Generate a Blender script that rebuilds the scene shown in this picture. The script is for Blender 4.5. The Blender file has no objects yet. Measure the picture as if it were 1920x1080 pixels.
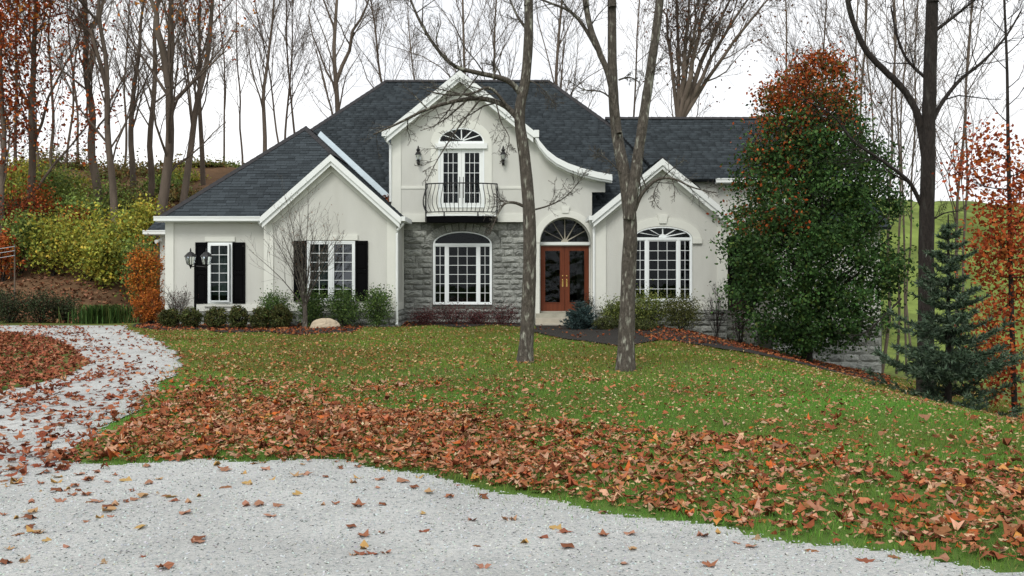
import bpy, math, random
import numpy as np
from mathutils import Vector, Matrix
from mathutils.geometry import tessellate_polygon

S = bpy.context.scene
# ------------------------------------------------------------------ camera, sky, sun, exposure
cam_d = bpy.data.cameras.new('camera'); cam = bpy.data.objects.new('camera', cam_d)
S.collection.objects.link(cam); S.camera = cam
cam_d.sensor_width = 36; cam_d.lens = 35; cam_d.clip_end = 2000; cam_d.clip_start = 0.1
cam_d.shift_y = -25 / 1920
cam.location = (0, 0, 1.6); cam.rotation_euler = (math.pi / 2, 0, 0)
FPX = 1866.7
W = bpy.data.worlds.new('World'); S.world = W; W.use_nodes = True
wn = W.node_tree.nodes; wl = W.node_tree.links
sky = wn.new('ShaderNodeTexSky'); sky.sky_type = 'NISHITA'; sky.sun_disc = False
SUN_EL, SUN_ROT = 48, 200
sky.sun_elevation = math.radians(SUN_EL); sky.sun_rotation = math.radians(SUN_ROT); sky.dust_density = 4
hs = wn.new('ShaderNodeHueSaturation'); hs.inputs['Saturation'].default_value = 0.25
wl.new(sky.outputs[0], hs.inputs['Color'])
tcw = wn.new('ShaderNodeTexCoord'); nzw = wn.new('ShaderNodeTexNoise'); nzw.inputs['Scale'].default_value = 3; nzw.inputs['Detail'].default_value = 5
wl.new(tcw.outputs['Generated'], nzw.inputs['Vector'])
crw = wn.new('ShaderNodeValToRGB'); crw.color_ramp.elements[0].color = (10.2, 10.5, 11, 1); crw.color_ramp.elements[1].color = (14, 14.1, 14.2, 1)
crw.color_ramp.elements[0].position = .3; crw.color_ramp.elements[1].position = .7
wl.new(nzw.outputs[0], crw.inputs[0])
mxw = wn.new('ShaderNodeMixRGB'); mxw.inputs[0].default_value = 0.85     # a closed, pale layer of cloud over the sky
wl.new(hs.outputs[0], mxw.inputs[1]); wl.new(crw.outputs[0], mxw.inputs[2])
bg = wn['Background']; wl.new(mxw.outputs[0], bg.inputs['Color']); bg.inputs['Strength'].default_value = 0.085
sd = bpy.data.lights.new('sun', 'SUN'); sd.energy = 1.5; sd.angle = math.radians(20); sd.color = (1, .97, .92)
so = bpy.data.objects.new('sun', sd); S.collection.objects.link(so)
_a = math.radians(SUN_ROT); _e = math.radians(SUN_EL)
so.rotation_euler = Vector((math.sin(_a) * math.cos(_e), math.cos(_a) * math.cos(_e), math.sin(_e))).to_track_quat('Z', 'Y').to_euler()
so.location = (0, 0, 40)
S.view_settings.view_transform = 'Standard'; S.view_settings.look = 'None'; S.view_settings.gamma = 1
S.view_settings.exposure = 0.28

rng = np.random.default_rng(7); random.seed(7)
C = S.collection

# ------------------------------------------------------------------ helpers
def gx(px, Y): return (px - 960) * Y / FPX
def gz(py, Y): return 1.6 - (py - 515) * Y / FPX
def sm(a, b, v):
    t = np.clip((v - a) / (b - a), 0, 1); return t * t * (3 - 2 * t)
def terrain(x, y):
    x = np.asarray(x, float); y = np.asarray(y, float)
    r = np.maximum(0, np.sqrt((x - 5) ** 2 + .6) * .5 + (x - 5) * .5)
    z = -6 * (1 - np.exp(-.047 * r)) * sm(5.5, 16, y)
    k = sm(-16, -13.4, x); y0 = 33.2 * (1 - k) + 42 * k
    bank = 7.6 * sm(0, 1, (y - y0) / 26) * (1 - sm(4, 26, x))
    hill = 14.6 * sm(46, 112, y) * sm(4, 26, x)
    z = z + bank + hill - .03 * np.maximum(0, y - 115) - .02 * np.maximum(0, y - 62) * (1 - sm(4, 26, x))
    z = z + .018 * np.sin(x * 1.3 + .5 * y) + .014 * np.sin(1.9 * y - .7 * x)
    z = z + .25 * sm(36, 50, y) * (np.sin(x * .6 + y * .21) + np.sin(y * .5 - x * .17))
    return z
def T(x, y): return float(terrain(x, y))
def proj(x, y, z): return 960 + FPX * x / y, 515 - FPX * (z - 1.6) / y

def mesh_np(name, V, F):
    V = np.ascontiguousarray(V, dtype=np.float32); F = np.ascontiguousarray(F, dtype=np.int32)
    me = bpy.data.meshes.new(name); n, k = F.shape
    me.vertices.add(len(V)); me.vertices.foreach_set('co', V.ravel())
    me.loops.add(n * k); me.loops.foreach_set('vertex_index', F.ravel())
    me.polygons.add(n); me.polygons.foreach_set('loop_start', np.arange(0, n * k, k, dtype=np.int32))
    me.update(calc_edges=True); return me
def set_col(me, col):
    a = me.attributes.new('Col', 'FLOAT_COLOR', 'POINT')
    c = np.ones((len(col), 4), np.float32); c[:, :3] = col; a.data.foreach_set('color', c.ravel())
def link(name, me, mat, parent=None, loc=None):
    o = bpy.data.objects.new(name, me); C.objects.link(o)
    if me is not None and mat is not None and not me.materials: me.materials.append(mat)
    if parent: o.parent = parent
    if loc is not None: o.location = loc
    return o
def tag(o, label, cat, group=None):
    o['label'] = label; o['category'] = cat
    if group: o['group'] = group
    return o
def thing(name, label, cat, loc, group=None):
    return tag(link(name, None, None, None, loc), label, cat, group)

class MB:
    def __init__(s): s.v = []; s.f = []
    def box(s, x0, x1, y0, y1, z0, z1):
        n = len(s.v)
        s.v += [(x, y, z) for z in (z0, z1) for y in (y0, y1) for x in (x0, x1)]
        s.f += [tuple(n + i for i in q) for q in ((0, 2, 3, 1), (4, 5, 7, 6), (0, 1, 5, 4), (2, 6, 7, 3), (0, 4, 6, 2), (1, 3, 7, 5))]
        return s
    def poly(s, loops, y0, y1):
        """2D loops (x,z), first outer then holes, extruded from y0 to y1"""
        n = len(s.v); flat = [p for l in loops for p in l]; m = len(flat)
        tris = tessellate_polygon([[Vector((p[0], p[1], 0)) for p in l] for l in loops])
        s.v += [(p[0], y0, p[1]) for p in flat] + [(p[0], y1, p[1]) for p in flat]
        for t in tris:
            a, b, c = [flat[i] for i in t]
            cr = (b[0] - a[0]) * (c[1] - a[1]) - (b[1] - a[1]) * (c[0] - a[0])
            if abs(cr) < 1e-9: continue
            t = t if cr > 0 else t[::-1]
            s.f.append(tuple(n + i for i in t)); s.f.append(tuple(n + m + i for i in t[::-1]))
        k = 0
        for l in loops:
            c = len(l)
            for i in range(c):
                a, b = n + k + i, n + k + (i + 1) % c
                s.f.append((a, b, b + m, a + m))
            k += c
        return s
    def prism(s, pts, d):
        """3D polygon pts pushed by vector d"""
        n = len(s.v); m = len(pts)
        s.v += [tuple(p) for p in pts] + [tuple(p[i] + d[i] for i in range(3)) for p in pts]
        s.f.append(tuple(range(n, n + m))); s.f.append(tuple(range(n + 2 * m - 1, n + m - 1, -1)))
        for i in range(m):
            j = (i + 1) % m; s.f.append((n + i, n + m + i, n + m + j, n + j))
        return s
    def tube(s, pts, r, k=6, cap=True):
        n = len(s.v); P = [Vector(p) for p in pts]
        if not hasattr(r, '__len__'): r = [r] * len(P)
        for i, p in enumerate(P):
            d = (P[min(i + 1, len(P) - 1)] - P[max(i - 1, 0)]).normalized()
            u = d.cross(Vector((0, 0, 1)) if abs(d.z) < .9 else Vector((1, 0, 0))).normalized(); w = d.cross(u)
            for j in range(k):
                a = 2 * math.pi * j / k; s.v.append(tuple(p + (u * math.cos(a) + w * math.sin(a)) * r[i]))
        for i in range(len(P) - 1):
            for j in range(k):
                a = n + i * k + j; b = n + i * k + (j + 1) % k; s.f.append((a, b, b + k, a + k))
        if cap:
            s.f.append(tuple(range(n + k - 1, n - 1, -1))); e = n + (len(P) - 1) * k; s.f.append(tuple(range(e, e + k)))
        return s
    def lathe(s, cx, cy, prof, k=10):
        n = len(s.v)
        for r, z in prof:
            for j in range(k):
                a = 2 * math.pi * j / k; s.v.append((cx + r * math.cos(a), cy + r * math.sin(a), z))
        for i in range(len(prof) - 1):
            for j in range(k):
                a = n + i * k + j; b = n + i * k + (j + 1) % k; s.f.append((a, b, b + k, a + k))
        s.f.append(tuple(range(n + k - 1, n - 1, -1))); e = n + (len(prof) - 1) * k; s.f.append(tuple(range(e, e + k)))
        return s
    def build(s, name, mat, parent=None, org=(0, 0, 0), smooth=False):
        me = bpy.data.meshes.new(name)
        me.from_pydata([(v[0] - org[0], v[1] - org[1], v[2] - org[2]) for v in s.v], [], s.f); me.update()
        if smooth: me.polygons.foreach_set('use_smooth', [True] * len(me.polygons))
        return link(name, me, mat, parent)

# ------------------------------------------------------------------ materials
M = {}
def mat(name, col=(.5, .5, .5), rough=.8, var=.15, scale=6, bump=0, bscale=None, attr=False, objrand=0, spec=.3, trans=0, stretch=None, col2=None, c2scale=3, c2lo=.5, c2hi=.6, metal=0, bdist=.02):
    m = bpy.data.materials.new(name); m.use_nodes = True; N = m.node_tree.nodes; L = m.node_tree.links
    b = N['Principled BSDF']; b.inputs['Roughness'].default_value = rough; b.inputs['Specular IOR Level'].default_value = spec; b.inputs['Metallic'].default_value = metal
    tc = N.new('ShaderNodeTexCoord'); mp = N.new('ShaderNodeMapping'); L.new(tc.outputs['Object'], mp.inputs['Vector'])
    if stretch: mp.inputs['Scale'].default_value = stretch
    if attr:
        a = N.new('ShaderNodeAttribute'); a.attribute_name = 'Col'; cur = a.outputs['Color']
    else:
        r = N.new('ShaderNodeRGB'); r.outputs[0].default_value = (*col, 1); cur = r.outputs[0]
    if col2:
        n2 = N.new('ShaderNodeTexNoise'); n2.inputs['Scale'].default_value = c2scale; n2.inputs['Detail'].default_value = 6; L.new(mp.outputs[0], n2.inputs['Vector'])
        mr2 = N.new('ShaderNodeMapRange'); mr2.inputs[1].default_value = c2lo; mr2.inputs[2].default_value = c2hi; L.new(n2.outputs[0], mr2.inputs[0])
        mx = N.new('ShaderNodeMixRGB'); mx.inputs[2].default_value = (*col2, 1); L.new(mr2.outputs[0], mx.inputs[0]); L.new(cur, mx.inputs[1]); cur = mx.outputs[0]
    if var:
        n = N.new('ShaderNodeTexNoise'); n.inputs['Scale'].default_value = scale; n.inputs['Detail'].default_value = 8; n.inputs['Roughness'].default_value = .65
        L.new(mp.outputs[0], n.inputs['Vector'])
        mr = N.new('ShaderNodeMapRange'); mr.inputs[1].default_value = .25; mr.inputs[2].default_value = .75; mr.inputs[3].default_value = 1 - var; mr.inputs[4].default_value = 1 + var
        L.new(n.outputs[0], mr.inputs[0]); mu = N.new('ShaderNodeVectorMath'); mu.operation = 'SCALE'; L.new(cur, mu.inputs[0]); L.new(mr.outputs[0], mu.inputs['Scale']); cur = mu.outputs[0]
    if objrand:
        oi = N.new('ShaderNodeObjectInfo'); mr = N.new('ShaderNodeMapRange'); mr.inputs[3].default_value = 1 - objrand; mr.inputs[4].default_value = 1 + objrand
        L.new(oi.outputs['Random'], mr.inputs[0]); mu = N.new('ShaderNodeVectorMath'); mu.operation = 'SCALE'; L.new(cur, mu.inputs[0]); L.new(mr.outputs[0], mu.inputs['Scale']); cur = mu.outputs[0]
    L.new(cur, b.inputs['Base Color'])
    if bump:
        nb = N.new('ShaderNodeTexNoise'); nb.inputs['Scale'].default_value = bscale or scale * 4; nb.inputs['Detail'].default_value = 6; L.new(mp.outputs[0], nb.inputs['Vector'])
        bp = N.new('ShaderNodeBump'); bp.inputs['Strength'].default_value = bump; bp.inputs['Distance'].default_value = bdist; L.new(nb.outputs[0], bp.inputs['Height']); L.new(bp.outputs[0], b.inputs['Normal'])
    if trans:
        t = N.new('ShaderNodeBsdfTranslucent'); L.new(cur, t.inputs['Color']); ms = N.new('ShaderNodeMixShader'); ms.inputs[0].default_value = trans
        L.new(b.outputs[0], ms.inputs[1]); L.new(t.outputs[0], ms.inputs[2]); L.new(ms.outputs[0], N['Material Output'].inputs['Surface'])
    M[name] = m; return m
mat('stucco', (.565, .57, .522), .9, .07, 1.2, .35, 60, col2=(.515, .515, .465), c2scale=1.6, c2lo=.48, c2hi=.85, stretch=(1, 1, .3))
mat('cream', (.68, .69, .625), .85, .05, 1.5, .15, 50)
mat('white', (.77, .80, .775), .55, .04, 3)
mat('vinyl', (.80, .84, .83), .4, .02, 3)
mat('shingle', attr=True, rough=.95, var=.25, scale=25, bump=.4, bscale=120, spec=.15)
mat('shingle_piece', (.041, .050, .056), .95, .25, 25, .4, 120, objrand=.28, spec=.15)
mat('roof_deck', (.02, .024, .028), .95, .2, 8)
mat('ridge_cap', (.035, .034, .036), .95, .25, 15)
mat('mortar', (.11, .115, .10), .95, .2, 10, .3)
mat('stone', (.315, .325, .295), .9, .28, 7, .7, 28, objrand=.26, col2=(.21, .22, .205), c2scale=5)
mat('concrete', (.40, .37, .30), .9, .15, 5, .2, 50)
mat('footing', (.34, .33, .27), .9, .2, 4, .2, 50)
mat('black_paint', (.003, .003, .0035), .7, .1, 5, spec=.05)
mat('iron', (.012, .012, .012), .5, .2, 20)
mat('door_wood', (.135, .036, .0155), .5, .35, 14, .2, 60, stretch=(1, 1, .08), spec=.2)
mat('brass', (.75, .52, .18), .25, .05, 5, metal=1)
mat('flashing', (.42, .50, .54), .45, .12, 3, spec=.5)
mat('shade_dark', (.02, .02, .02), .9, .3, 2)  # near-black: the shade of rooms and side recess put into the colour
mat('blind', (.10, .12, .11), .8, .1, 4)
mat('bark', (.088, .076, .062), .95, .55, 26, 1.0, 34, stretch=(1, 1, .3), col2=(.26, .26, .215), c2scale=13, c2lo=.56, c2hi=.68, bdist=.06)
mat('bark_dark', (.026, .021, .018), .95, .5, 24, 1.0, 34, bdist=.06, stretch=(1, 1, .22), col2=(.06, .058, .05), c2scale=7, c2lo=.55, c2hi=.75)
mat('bark_far', (.135, .108, .084), .95, .35, 4, .6, 12, stretch=(1, 1, .2), col2=(.075, .055, .042), c2scale=.6, c2lo=.4, c2hi=.6)
mat('leaf', attr=True, rough=.6, var=0, trans=.18, spec=.14)
mat('leaf_dry', attr=True, rough=.9, var=.25, scale=40, trans=.08, spec=.05)
mat('grass', attr=True, rough=.8, var=0, trans=.25, spec=.06)
mat('needle', attr=True, rough=.7, var=0, trans=.05, spec=.1)
mat('soil', attr=True, rough=.95, var=.38, scale=.7, bump=.6, bscale=30, spec=.05)
mat('mulch', (.019, .016, .0125), .95, .6, 30, 1.0, 60)
mat('gravel', (.465, .47, .45), .9, .24, .8, 1.0, 75, col2=(.31, .33, .325), c2scale=38, c2lo=.45, c2hi=.7)
mat('pebble', attr=True, rough=.9, var=.15, scale=60)
mat('boulder', (.42, .35, .25), .9, .2, 5, .6, 20)
mat('gold', (.5, .35, .1), .3, 0)
def glass_mat(name, tint, rough, wav, refl):
    m = bpy.data.materials.new(name); m.use_nodes = True; N = m.node_tree.nodes; L = m.node_tree.links
    N.remove(N['Principled BSDF']); g = N.new('ShaderNodeBsdfGlossy'); g.inputs['Roughness'].default_value = rough; g.inputs['Color'].default_value = (.95, .97, 1, 1)
    t = N.new('ShaderNodeBsdfTransparent'); t.inputs['Color'].default_value = (*tint, 1)
    fr = N.new('ShaderNodeFresnel'); fr.inputs['IOR'].default_value = refl; mx = N.new('ShaderNodeMixShader')
    tc = N.new('ShaderNodeTexCoord'); n = N.new('ShaderNodeTexNoise'); n.inputs['Scale'].default_value = 2.2; n.inputs['Detail'].default_value = 2; L.new(tc.outputs['Object'], n.inputs['Vector'])
    bp = N.new('ShaderNodeBump'); bp.inputs['Strength'].default_value = wav; bp.inputs['Distance'].default_value = .05; L.new(n.outputs[0], bp.inputs['Height']); L.new(bp.outputs[0], g.inputs['Normal'])
    L.new(fr.outputs[0], mx.inputs[0]); L.new(t.outputs[0], mx.inputs[1]); L.new(g.outputs[0], mx.inputs[2]); L.new(mx.outputs[0], N['Material Output'].inputs['Surface']); M[name] = m
glass_mat('glass', (.7, .75, .75), .02, .06, 1.24)
glass_mat('sky_glass', (.6, .65, .68), .02, .06, 1.75)
glass_mat('leaded', (.5, .55, .55), .1, 1.0, 1.28)
glass_mat('lantern_glass', (.9, .92, .9), .05, .3, 1.5)

# ------------------------------------------------------------------ layout masks, in picture coordinates of ground points
def drive_mask(x, y, z=None):
    z = terrain(x, y) if z is None else z
    px, py = proj(x, np.maximum(y, .3), z)
    wob = 9 * np.sin(x * 2.3 + y) + 7 * np.sin(x * 5.1 - 2.2 * y)
    yl = np.interp(px, [-600, 0, 100, 140, 400, 650, 800, 950, 1200, 1500, 1900, 2600], [905, 900, 893, 868, 862, 870, 892, 922, 966, 1018, 1076, 1180])
    fg = (py > yl + wob * .5) & (y > 1.0)
    xr = np.interp(py, [612, 618, 625, 640, 660, 680, 700, 720, 750, 780, 800, 835, 868], [238, 245, 268, 310, 340, 352, 338, 305, 268, 240, 205, 150, 130])
    isl_hi = np.interp(px, [-400, 0, 90, 130, 165], [622, 625, 633, 652, 682]); isl_lo = np.interp(px, [-400, 0, 60, 120, 165], [745, 735, 722, 706, 682])
    isl = (px < 165) & (py > isl_hi) & (py < isl_lo)
    br = (px < xr + wob) & (py > 611) & (py <= 890) & ~isl & (px > -420) & (y < 32.2)
    lf = (px < 125 + 3 * wob) & (py > 848 + wob) & (py < 900 + wob)
    return fg | br | ((px < 135 + wob) & (py > 825) & (py < 915) & (px > -420))
def in_house(x, y):
    return ((x > -11.05) & (x < -7.6) & (y > 31.2)) | ((x > -7.7) & (x < -3.5) & (y > 30.8)) | ((x >= -3.6) & (x < 2.7) & (y > 32.7)) | ((x > .6) & (x < 2.7) & (y > 31.2)) | ((x > 2.6) & (x < 6.8) & (y > 31.1)) | ((x > 6.7) & (y > 33.5) & (x < 12.6))
def bed_mask(x, y, z=None):
    z = terrain(x, y) if z is None else z
    px, py = proj(x, np.maximum(y, .3), z); w = 2 * np.sin(x * 3)
    lo = np.interp(px, [230, 260, 420, 560, 660, 690], [612, 618, 623 , 628, 627, 612])
    A = (px > 245) & (px < 690) & (py < lo + w) & (y > 24) & (y < 33)
    A2 = (px > 755) & (px < 985) & (py < 613 + w) & (y > 28) & (y < 33)
    lo2 = np.interp(px, [995, 1060, 1160, 1250, 1330, 1450, 1600, 1670], [621, 640, 650, 641, 650, 679, 716, 736])
    B = (px > 998) & (px < 1670) & (py < lo2 + w) & (y > 22) & (y < 34)
    return A | A2 | B

# ------------------------------------------------------------------ ground sheet
def spaced(a, b, fine0, fine1, step, far):
    out = list(np.arange(fine0, fine1 + 1e-6, step)); s = step; v = fine1
    while v < b: s *= 1.25; v += min(s, far); out.append(v)
    s = step; v = fine0
    while v > a: s *= 1.25; v -= min(s, far); out.insert(0, v)
    return np.array(out)
gxs = np.concatenate([[-420, -300, -200], spaced(-140, 140, -20, 20, .28, 3), [200, 300, 420]]); gys = np.concatenate([spaced(-60, 150, 3, 62, .28, 2.5), [180, 240, 350, 500, 700]])
GX, GY = np.meshgrid(gxs, gys); GZ = terrain(GX, GY)
def grid_faces(ny, nx):
    i = np.arange((ny - 1) * nx).reshape(ny - 1, nx)[:, :-1].ravel(); return np.stack([i, i + 1, i + nx + 1, i + nx], 1)
Vg = np.stack([GX.ravel(), GY.ravel(), GZ.ravel()], 1)
me = mesh_np('ground', Vg, grid_faces(len(gys), len(gxs))); me.polygons.foreach_set('use_smooth', [True] * len(me.polygons))
x, y = Vg[:, 0], Vg[:, 1]
grass_near = np.array([.075, .13, .028]); grass_dull = np.array([.095, .115, .032]); litter = np.array([.13, .078, .044]); hillg = np.array([.13, .17, .042])
wd = sm(13, 19, y)[:, None]; col = grass_near * (1 - wd) + grass_dull * wd
wb = (sm(33.2, 35, y) * (1 - sm(-14, -10, x)))[:, None]; col = col * (1 - wb) + litter * wb
wb2 = (sm(44, 47, y) * (1 - sm(6, 16, x)))[:, None]; col = col * (1 - wb2) + litter * wb2
wh = (sm(36, 44, y) * sm(6, 14, x))[:, None]; col = col * (1 - wh) + hillg * wh
col = col * (1 + .12 * np.sin(x * .9 + 1.7 * np.sin(y * .4)) + (sm(36, 44, y) * sm(6, 14, x)) * (.14 * np.sin(x * .45 + 2 * np.sin(y * .13)) + rng.normal(0, .13, len(x))))[:, None]
set_col(me, col); g = link('ground', me, M['soil']); g['kind'] = 'structure'

def sheet(name, mask, x0, x1, y0, y1, st, lift, m):
    xs = np.arange(x0, x1, st); ys = np.arange(y0, y1, st); X, Y = np.meshgrid(xs, ys); Z = terrain(X, Y)
    k = mask(X, Y, Z).ravel(); F = grid_faces(len(ys), len(xs)); F = F[k[F].all(1)]
    u, inv = np.unique(F, return_inverse=True)
    V = np.stack([X.ravel(), Y.ravel(), Z.ravel() + lift], 1)[u]
    me = mesh_np(name, V, inv.reshape(-1, 4)); me.polygons.foreach_set('use_smooth', [True] * len(me.polygons))
    o = link(name, me, M[m]); o['kind'] = 'structure'; return o
sheet('driveway', drive_mask, -19, 9, 1, 32.2, .07, .014, 'gravel')
sheet('mulch_bed', bed_mask, -12, 14, 22, 34, .12, .03, 'mulch')

# ------------------------------------------------------------------ the house
HO = (-2.0, 31.0, 0.0)
house = thing('house', 'pale stucco house with dark shingle roof, grey stone front and curved balcony', 'house', HO)
def part(mb, name, m, parent=None, smooth=False): return mb.build(name, M[m], parent or house, HO, smooth)
def arc(cx, zc, rx, rz, a0=math.pi, a1=0, n=16): return [(cx + rx * math.cos(a0 + (a1 - a0) * i / n), zc + rz * math.sin(a0 + (a1 - a0) * i / n)) for i in range(n + 1)]
def rect(x0, x1, z0, z1): return [(x0, z0), (x1, z0), (x1, z1), (x0, z1)]

# roof planes --------------------------------------------------------
zf = lambda Y: 9.18 - .93 * (39 - Y)                 # main front slope
zr = lambda X: 3.38 + .89 * (-3.41 - X)              # garage right slope
zg = lambda Y: 3.38 + .89 * (Y - 31.0)               # garage front slope
zwg = lambda Y: 7.41 - .85 * (37 - Y)                # wing front slope
roof = None
def roof_slab(pts, th=.10, cap=None):
    p = [Vector(q) for q in pts]; n = (p[1] - p[0]).cross(p[2] - p[0]).normalized()
    if n.z < 0: n = -n; pts = pts[::-1]
    RM.prism(pts, tuple(-n * th)); return n
RM = MB(); shg_v, shg_f, shg_c = [], [], []; pieces = []
def shingle_plane(pts, exposure=.145, individual=False):
    """lay overlapping tabs, course by course, on a planar roof polygon"""
    P = [Vector(q) for q in pts]; n = (P[1] - P[0]).cross(P[2] - P[0]).normalized()
    if n.z < 0: n = -n
    h = Vector((0, 0, 1)).cross(n).normalized(); up = n.cross(h).normalized()
    if up.z < 0: up = -up; h = -h
    o = P[0]; q = [((p - o).dot(h), (p - o).dot(up)) for p in P]
    v0 = min(b for _, b in q); v1 = max(b for _, b in q); r = 0; v = v0
    while v < v1 - .02:
        vm = min(v + exposure * .5, v1 - .005); xs = []
        for i in range(len(q)):
            (a, b), (c, d) = q[i], q[(i + 1) % len(q)]
            if (b - vm) * (d - vm) < 0: xs.append(a + (c - a) * (vm - b) / (d - b))
        xs.sort()
        for k in range(0, len(xs) - 1, 2):
            u = xs[k] - random.uniform(0, .2); e = xs[k + 1]
            while u < e:
                w = random.choice((.22, .3, .3, .38, .46)); a = max(u, xs[k]); b = min(u + w, e); u += w
                if b - a < .03: continue
                t0 = random.choice((.006, .010, .016)); top = min(v + exposure * 1.06, v1 + .02)
                pieces.append((o, h, up, n, a, b - .006, v, top, t0, individual))
        v += exposure; r += 1
def emit_shingles(roofobj):
    global shg_v
    ind = [p for p in pieces if p[9]]; random.shuffle(ind)
    ind.sort(key=lambda p: -(p[5] - p[4])); keep = set(id(p) for p in ind[:300]); cache = {}
    V, F, Cc = [], [], []
    for p in pieces:
        o, h, up, n, a, b, v, top, t0, _ = p
        if id(p) in keep:
            w = round(b - a, 2); key = (w, t0)
            if key not in cache:
                m = MB(); H = .153
                m.v = [(0, 0, .0), (w, 0, 0), (w, H, 0), (0, H, 0), (0, 0, t0 + .005), (w, 0, t0 + .005), (w, H, .004), (0, H, .004)]
                m.f = [(0, 3, 2, 1), (4, 5, 6, 7), (0, 1, 5, 4), (1, 2, 6, 5), (2, 3, 7, 6), (3, 0, 4, 7)]
                me = bpy.data.meshes.new('shingle'); me.from_pydata(m.v, [], m.f); me.materials.append(M['shingle_piece']); cache[key] = me
            ob = bpy.data.objects.new('shingle', cache[key]); C.objects.link(ob); ob.parent = roofobj
            mw = Matrix((h, up, n)).transposed().to_4x4(); loc = o + h * a + up * v - Vector(HO); mw.translation = loc; ob.matrix_basis = mw
        else:
            k = len(V)
            for (uu, vv, tt) in ((a, v, 0), (b, v, 0), (b, top, 0), (a, top, 0), (a, v, t0 + .005), (b, v, t0 + .005), (b, top, .004), (a, top, .004)):
                V.append(tuple(o + h * uu + up * vv + n * tt - Vector(HO)))
            F += [(k + 4, k + 5, k + 6, k + 7), (k, k + 1, k + 5, k + 4), (k + 1, k + 2, k + 6, k + 5), (k + 3, k, k + 4, k + 7)]
            s = 1 + random.uniform(-.28, .28); Cc += [(.041 * s, .050 * s, .056 * s)] * 8
    me = mesh_np('shingle_field', np.array(V), np.array(F)); set_col(me, np.array(Cc))
    ob = link('shingle_field', me, M['shingle'], roofobj); ob['kind'] = 'stuff'
# garage hip and gable
gpk = (-7.2, 34.79, zg(34.79)); yh = 33.17; ga = (-5.575, 5.307)
planes = []
planes.append(([(-10.99, 31, 3.38), (-7.745, 31, 3.38), (-5.575, yh, 5.307), gpk], True, True))
planes.append(([(-7.745, 30.6, 3.38), (-5.575, 30.6, 5.307), (-5.575, yh, 5.307), (-7.745, 31, 3.38)], True, False))
planes.append(([(-3.41, 30.6, 3.38), (-3.41, 40, 3.38), (-7.2, 40, zr(-7.2)), gpk, (-5.575, yh, zr(-5.575)), (-5.575, 30.6, zr(-5.575))], True, False))
planes.append(([(-10.99, 31, 3.38), gpk, (-7.2, 40, gpk[2]), (-10.99, 40, 3.38)], False, False))
# main hip
planes.append(([(-9, 34.97, zf(34.97)), (-4.97, 39, 9.18), (1.46, 39, 9.18), (6.4, 34.06, zf(34.06)), (6.4, 33, zf(33)), (-9, 33, zf(33))], True, False))
planes.append(([(-4.97, 39, 9.18), (-9, 34.97, zf(34.97)), (-9, 43.03, zf(34.97))], False, False))
planes.append(([(1.46, 39, 9.18), (6.4, 34.06, zf(34.06)), (6.4, 43.94, zf(34.06))], True, False))
planes.append(([(-4.97, 39, 9.18), (1.46, 39, 9.18), (6.4, 43.94, zf(34.06)), (6.4, 45, 3.6), (-9, 45, 3.6), (-9, 43.03, zf(34.97))], False, False))
# wing
planes.append(([(3.46, 37, 7.41), (5.2, 34, zwg(34)), (11.4, 34, zwg(34)), (11.4, 37, 7.41)], True, False))
planes.append(([(3.46, 37, 7.41), (11.4, 37, 7.41), (11.4, 40, zwg(34)), (5.2, 40, zwg(34))], False, False))
# balcony gable and its swept side
bx0, bxa, bx1 = -4.14, -1.70, .74; bz0, bza = 6.28, 8.27; by = 32.45
zb = 39 - (9.18 - bza) / .93
yb0 = 39 - (9.18 - bz0) / .93
planes.append(([(bx0, by, bz0), (bxa, by, bza), (bxa, zb, bza), (bx0, yb0, bz0)], True, False))
planes.append(([(bx1, by, bz0), (bxa, by, bza), (bxa, zb, bza), (bx1, yb0, bz0)], True, False))
swx = [gx(p, 32.45) for p in (1003, 1012, 1026, 1044, 1066, 1092, 1120, 1148)]; swz = [gz(p, 32.45) for p in (246, 264, 281, 295, 306, 315, 322, 327)]
for i in range(7):
    a, b = (swx[i], swz[i]), (swx[i + 1], swz[i + 1])
    planes.append(([(a[0], by, a[1]), (b[0], by, b[1]), (b[0], 39 - (9.18 - b[1]) / .93, b[1]), (a[0], 39 - (9.18 - a[1]) / .93, a[1])], True, False))
# right gable
rx0, rxa, rx1 = 2.48, 4.67, 6.86; rz0, rza = 3.42, 5.22
planes.append(([(rx0, 30.9, rz0), (rxa, 30.9, rza), (rxa, 36, rza), (rx0, 36, rz0)], True, False))
planes.append(([(rx1, 30.9, rz0), (rxa, 30.9, rza), (rxa, 36, rza), (rx1, 36, rz0)], False, False))
# rear side bay and setback wing
planes.append(([(8.6, 33.3, 3.2), (12.7, 33.3, 3.2), (12.7, 36, 4.9), (8.6, 36, 4.9)], True, False))
planes.append(([(-13.1, 35.7, 3.18), (-10.4, 35.7, 3.18), (-10.4, 37, 3.72), (-13.1, 37, 3.72)], True, False))
for p, sh, ind in planes:
    roof_slab(p)
    if sh: shingle_plane(p, individual=ind)
roof = part(RM, 'roof', 'roof_deck')
emit_shingles(roof)
def cap_line(a, b, w=.13, th=.03):
    a, b = Vector(a), Vector(b); d = (b - a).normalized(); s = d.cross(Vector((0, 0, 1))).normalized(); m = MB(); L = (b - a).length; n = max(1, int(L / .28))
    for i in range(n):
        p0 = a + d * (L * i / n); p1 = a + d * (L * (i + 1.08) / n); up = Vector((0, 0, th)); dn = Vector((0, 0, -.07))
        k = len(m.v); e = Vector((0, 0, .012))
        for p, q in ((p0, e), (p1, e * 0)):
            m.v += [tuple(p - s * w + dn + q), tuple(p + up + q), tuple(p + s * w + dn + q)]
        m.f += [(k, k + 1, k + 4, k + 3), (k + 1, k + 2, k + 5, k + 4), (k, k + 2, k + 1)]
    return part(m, 'ridge_cap', 'ridge_cap', roof)
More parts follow.
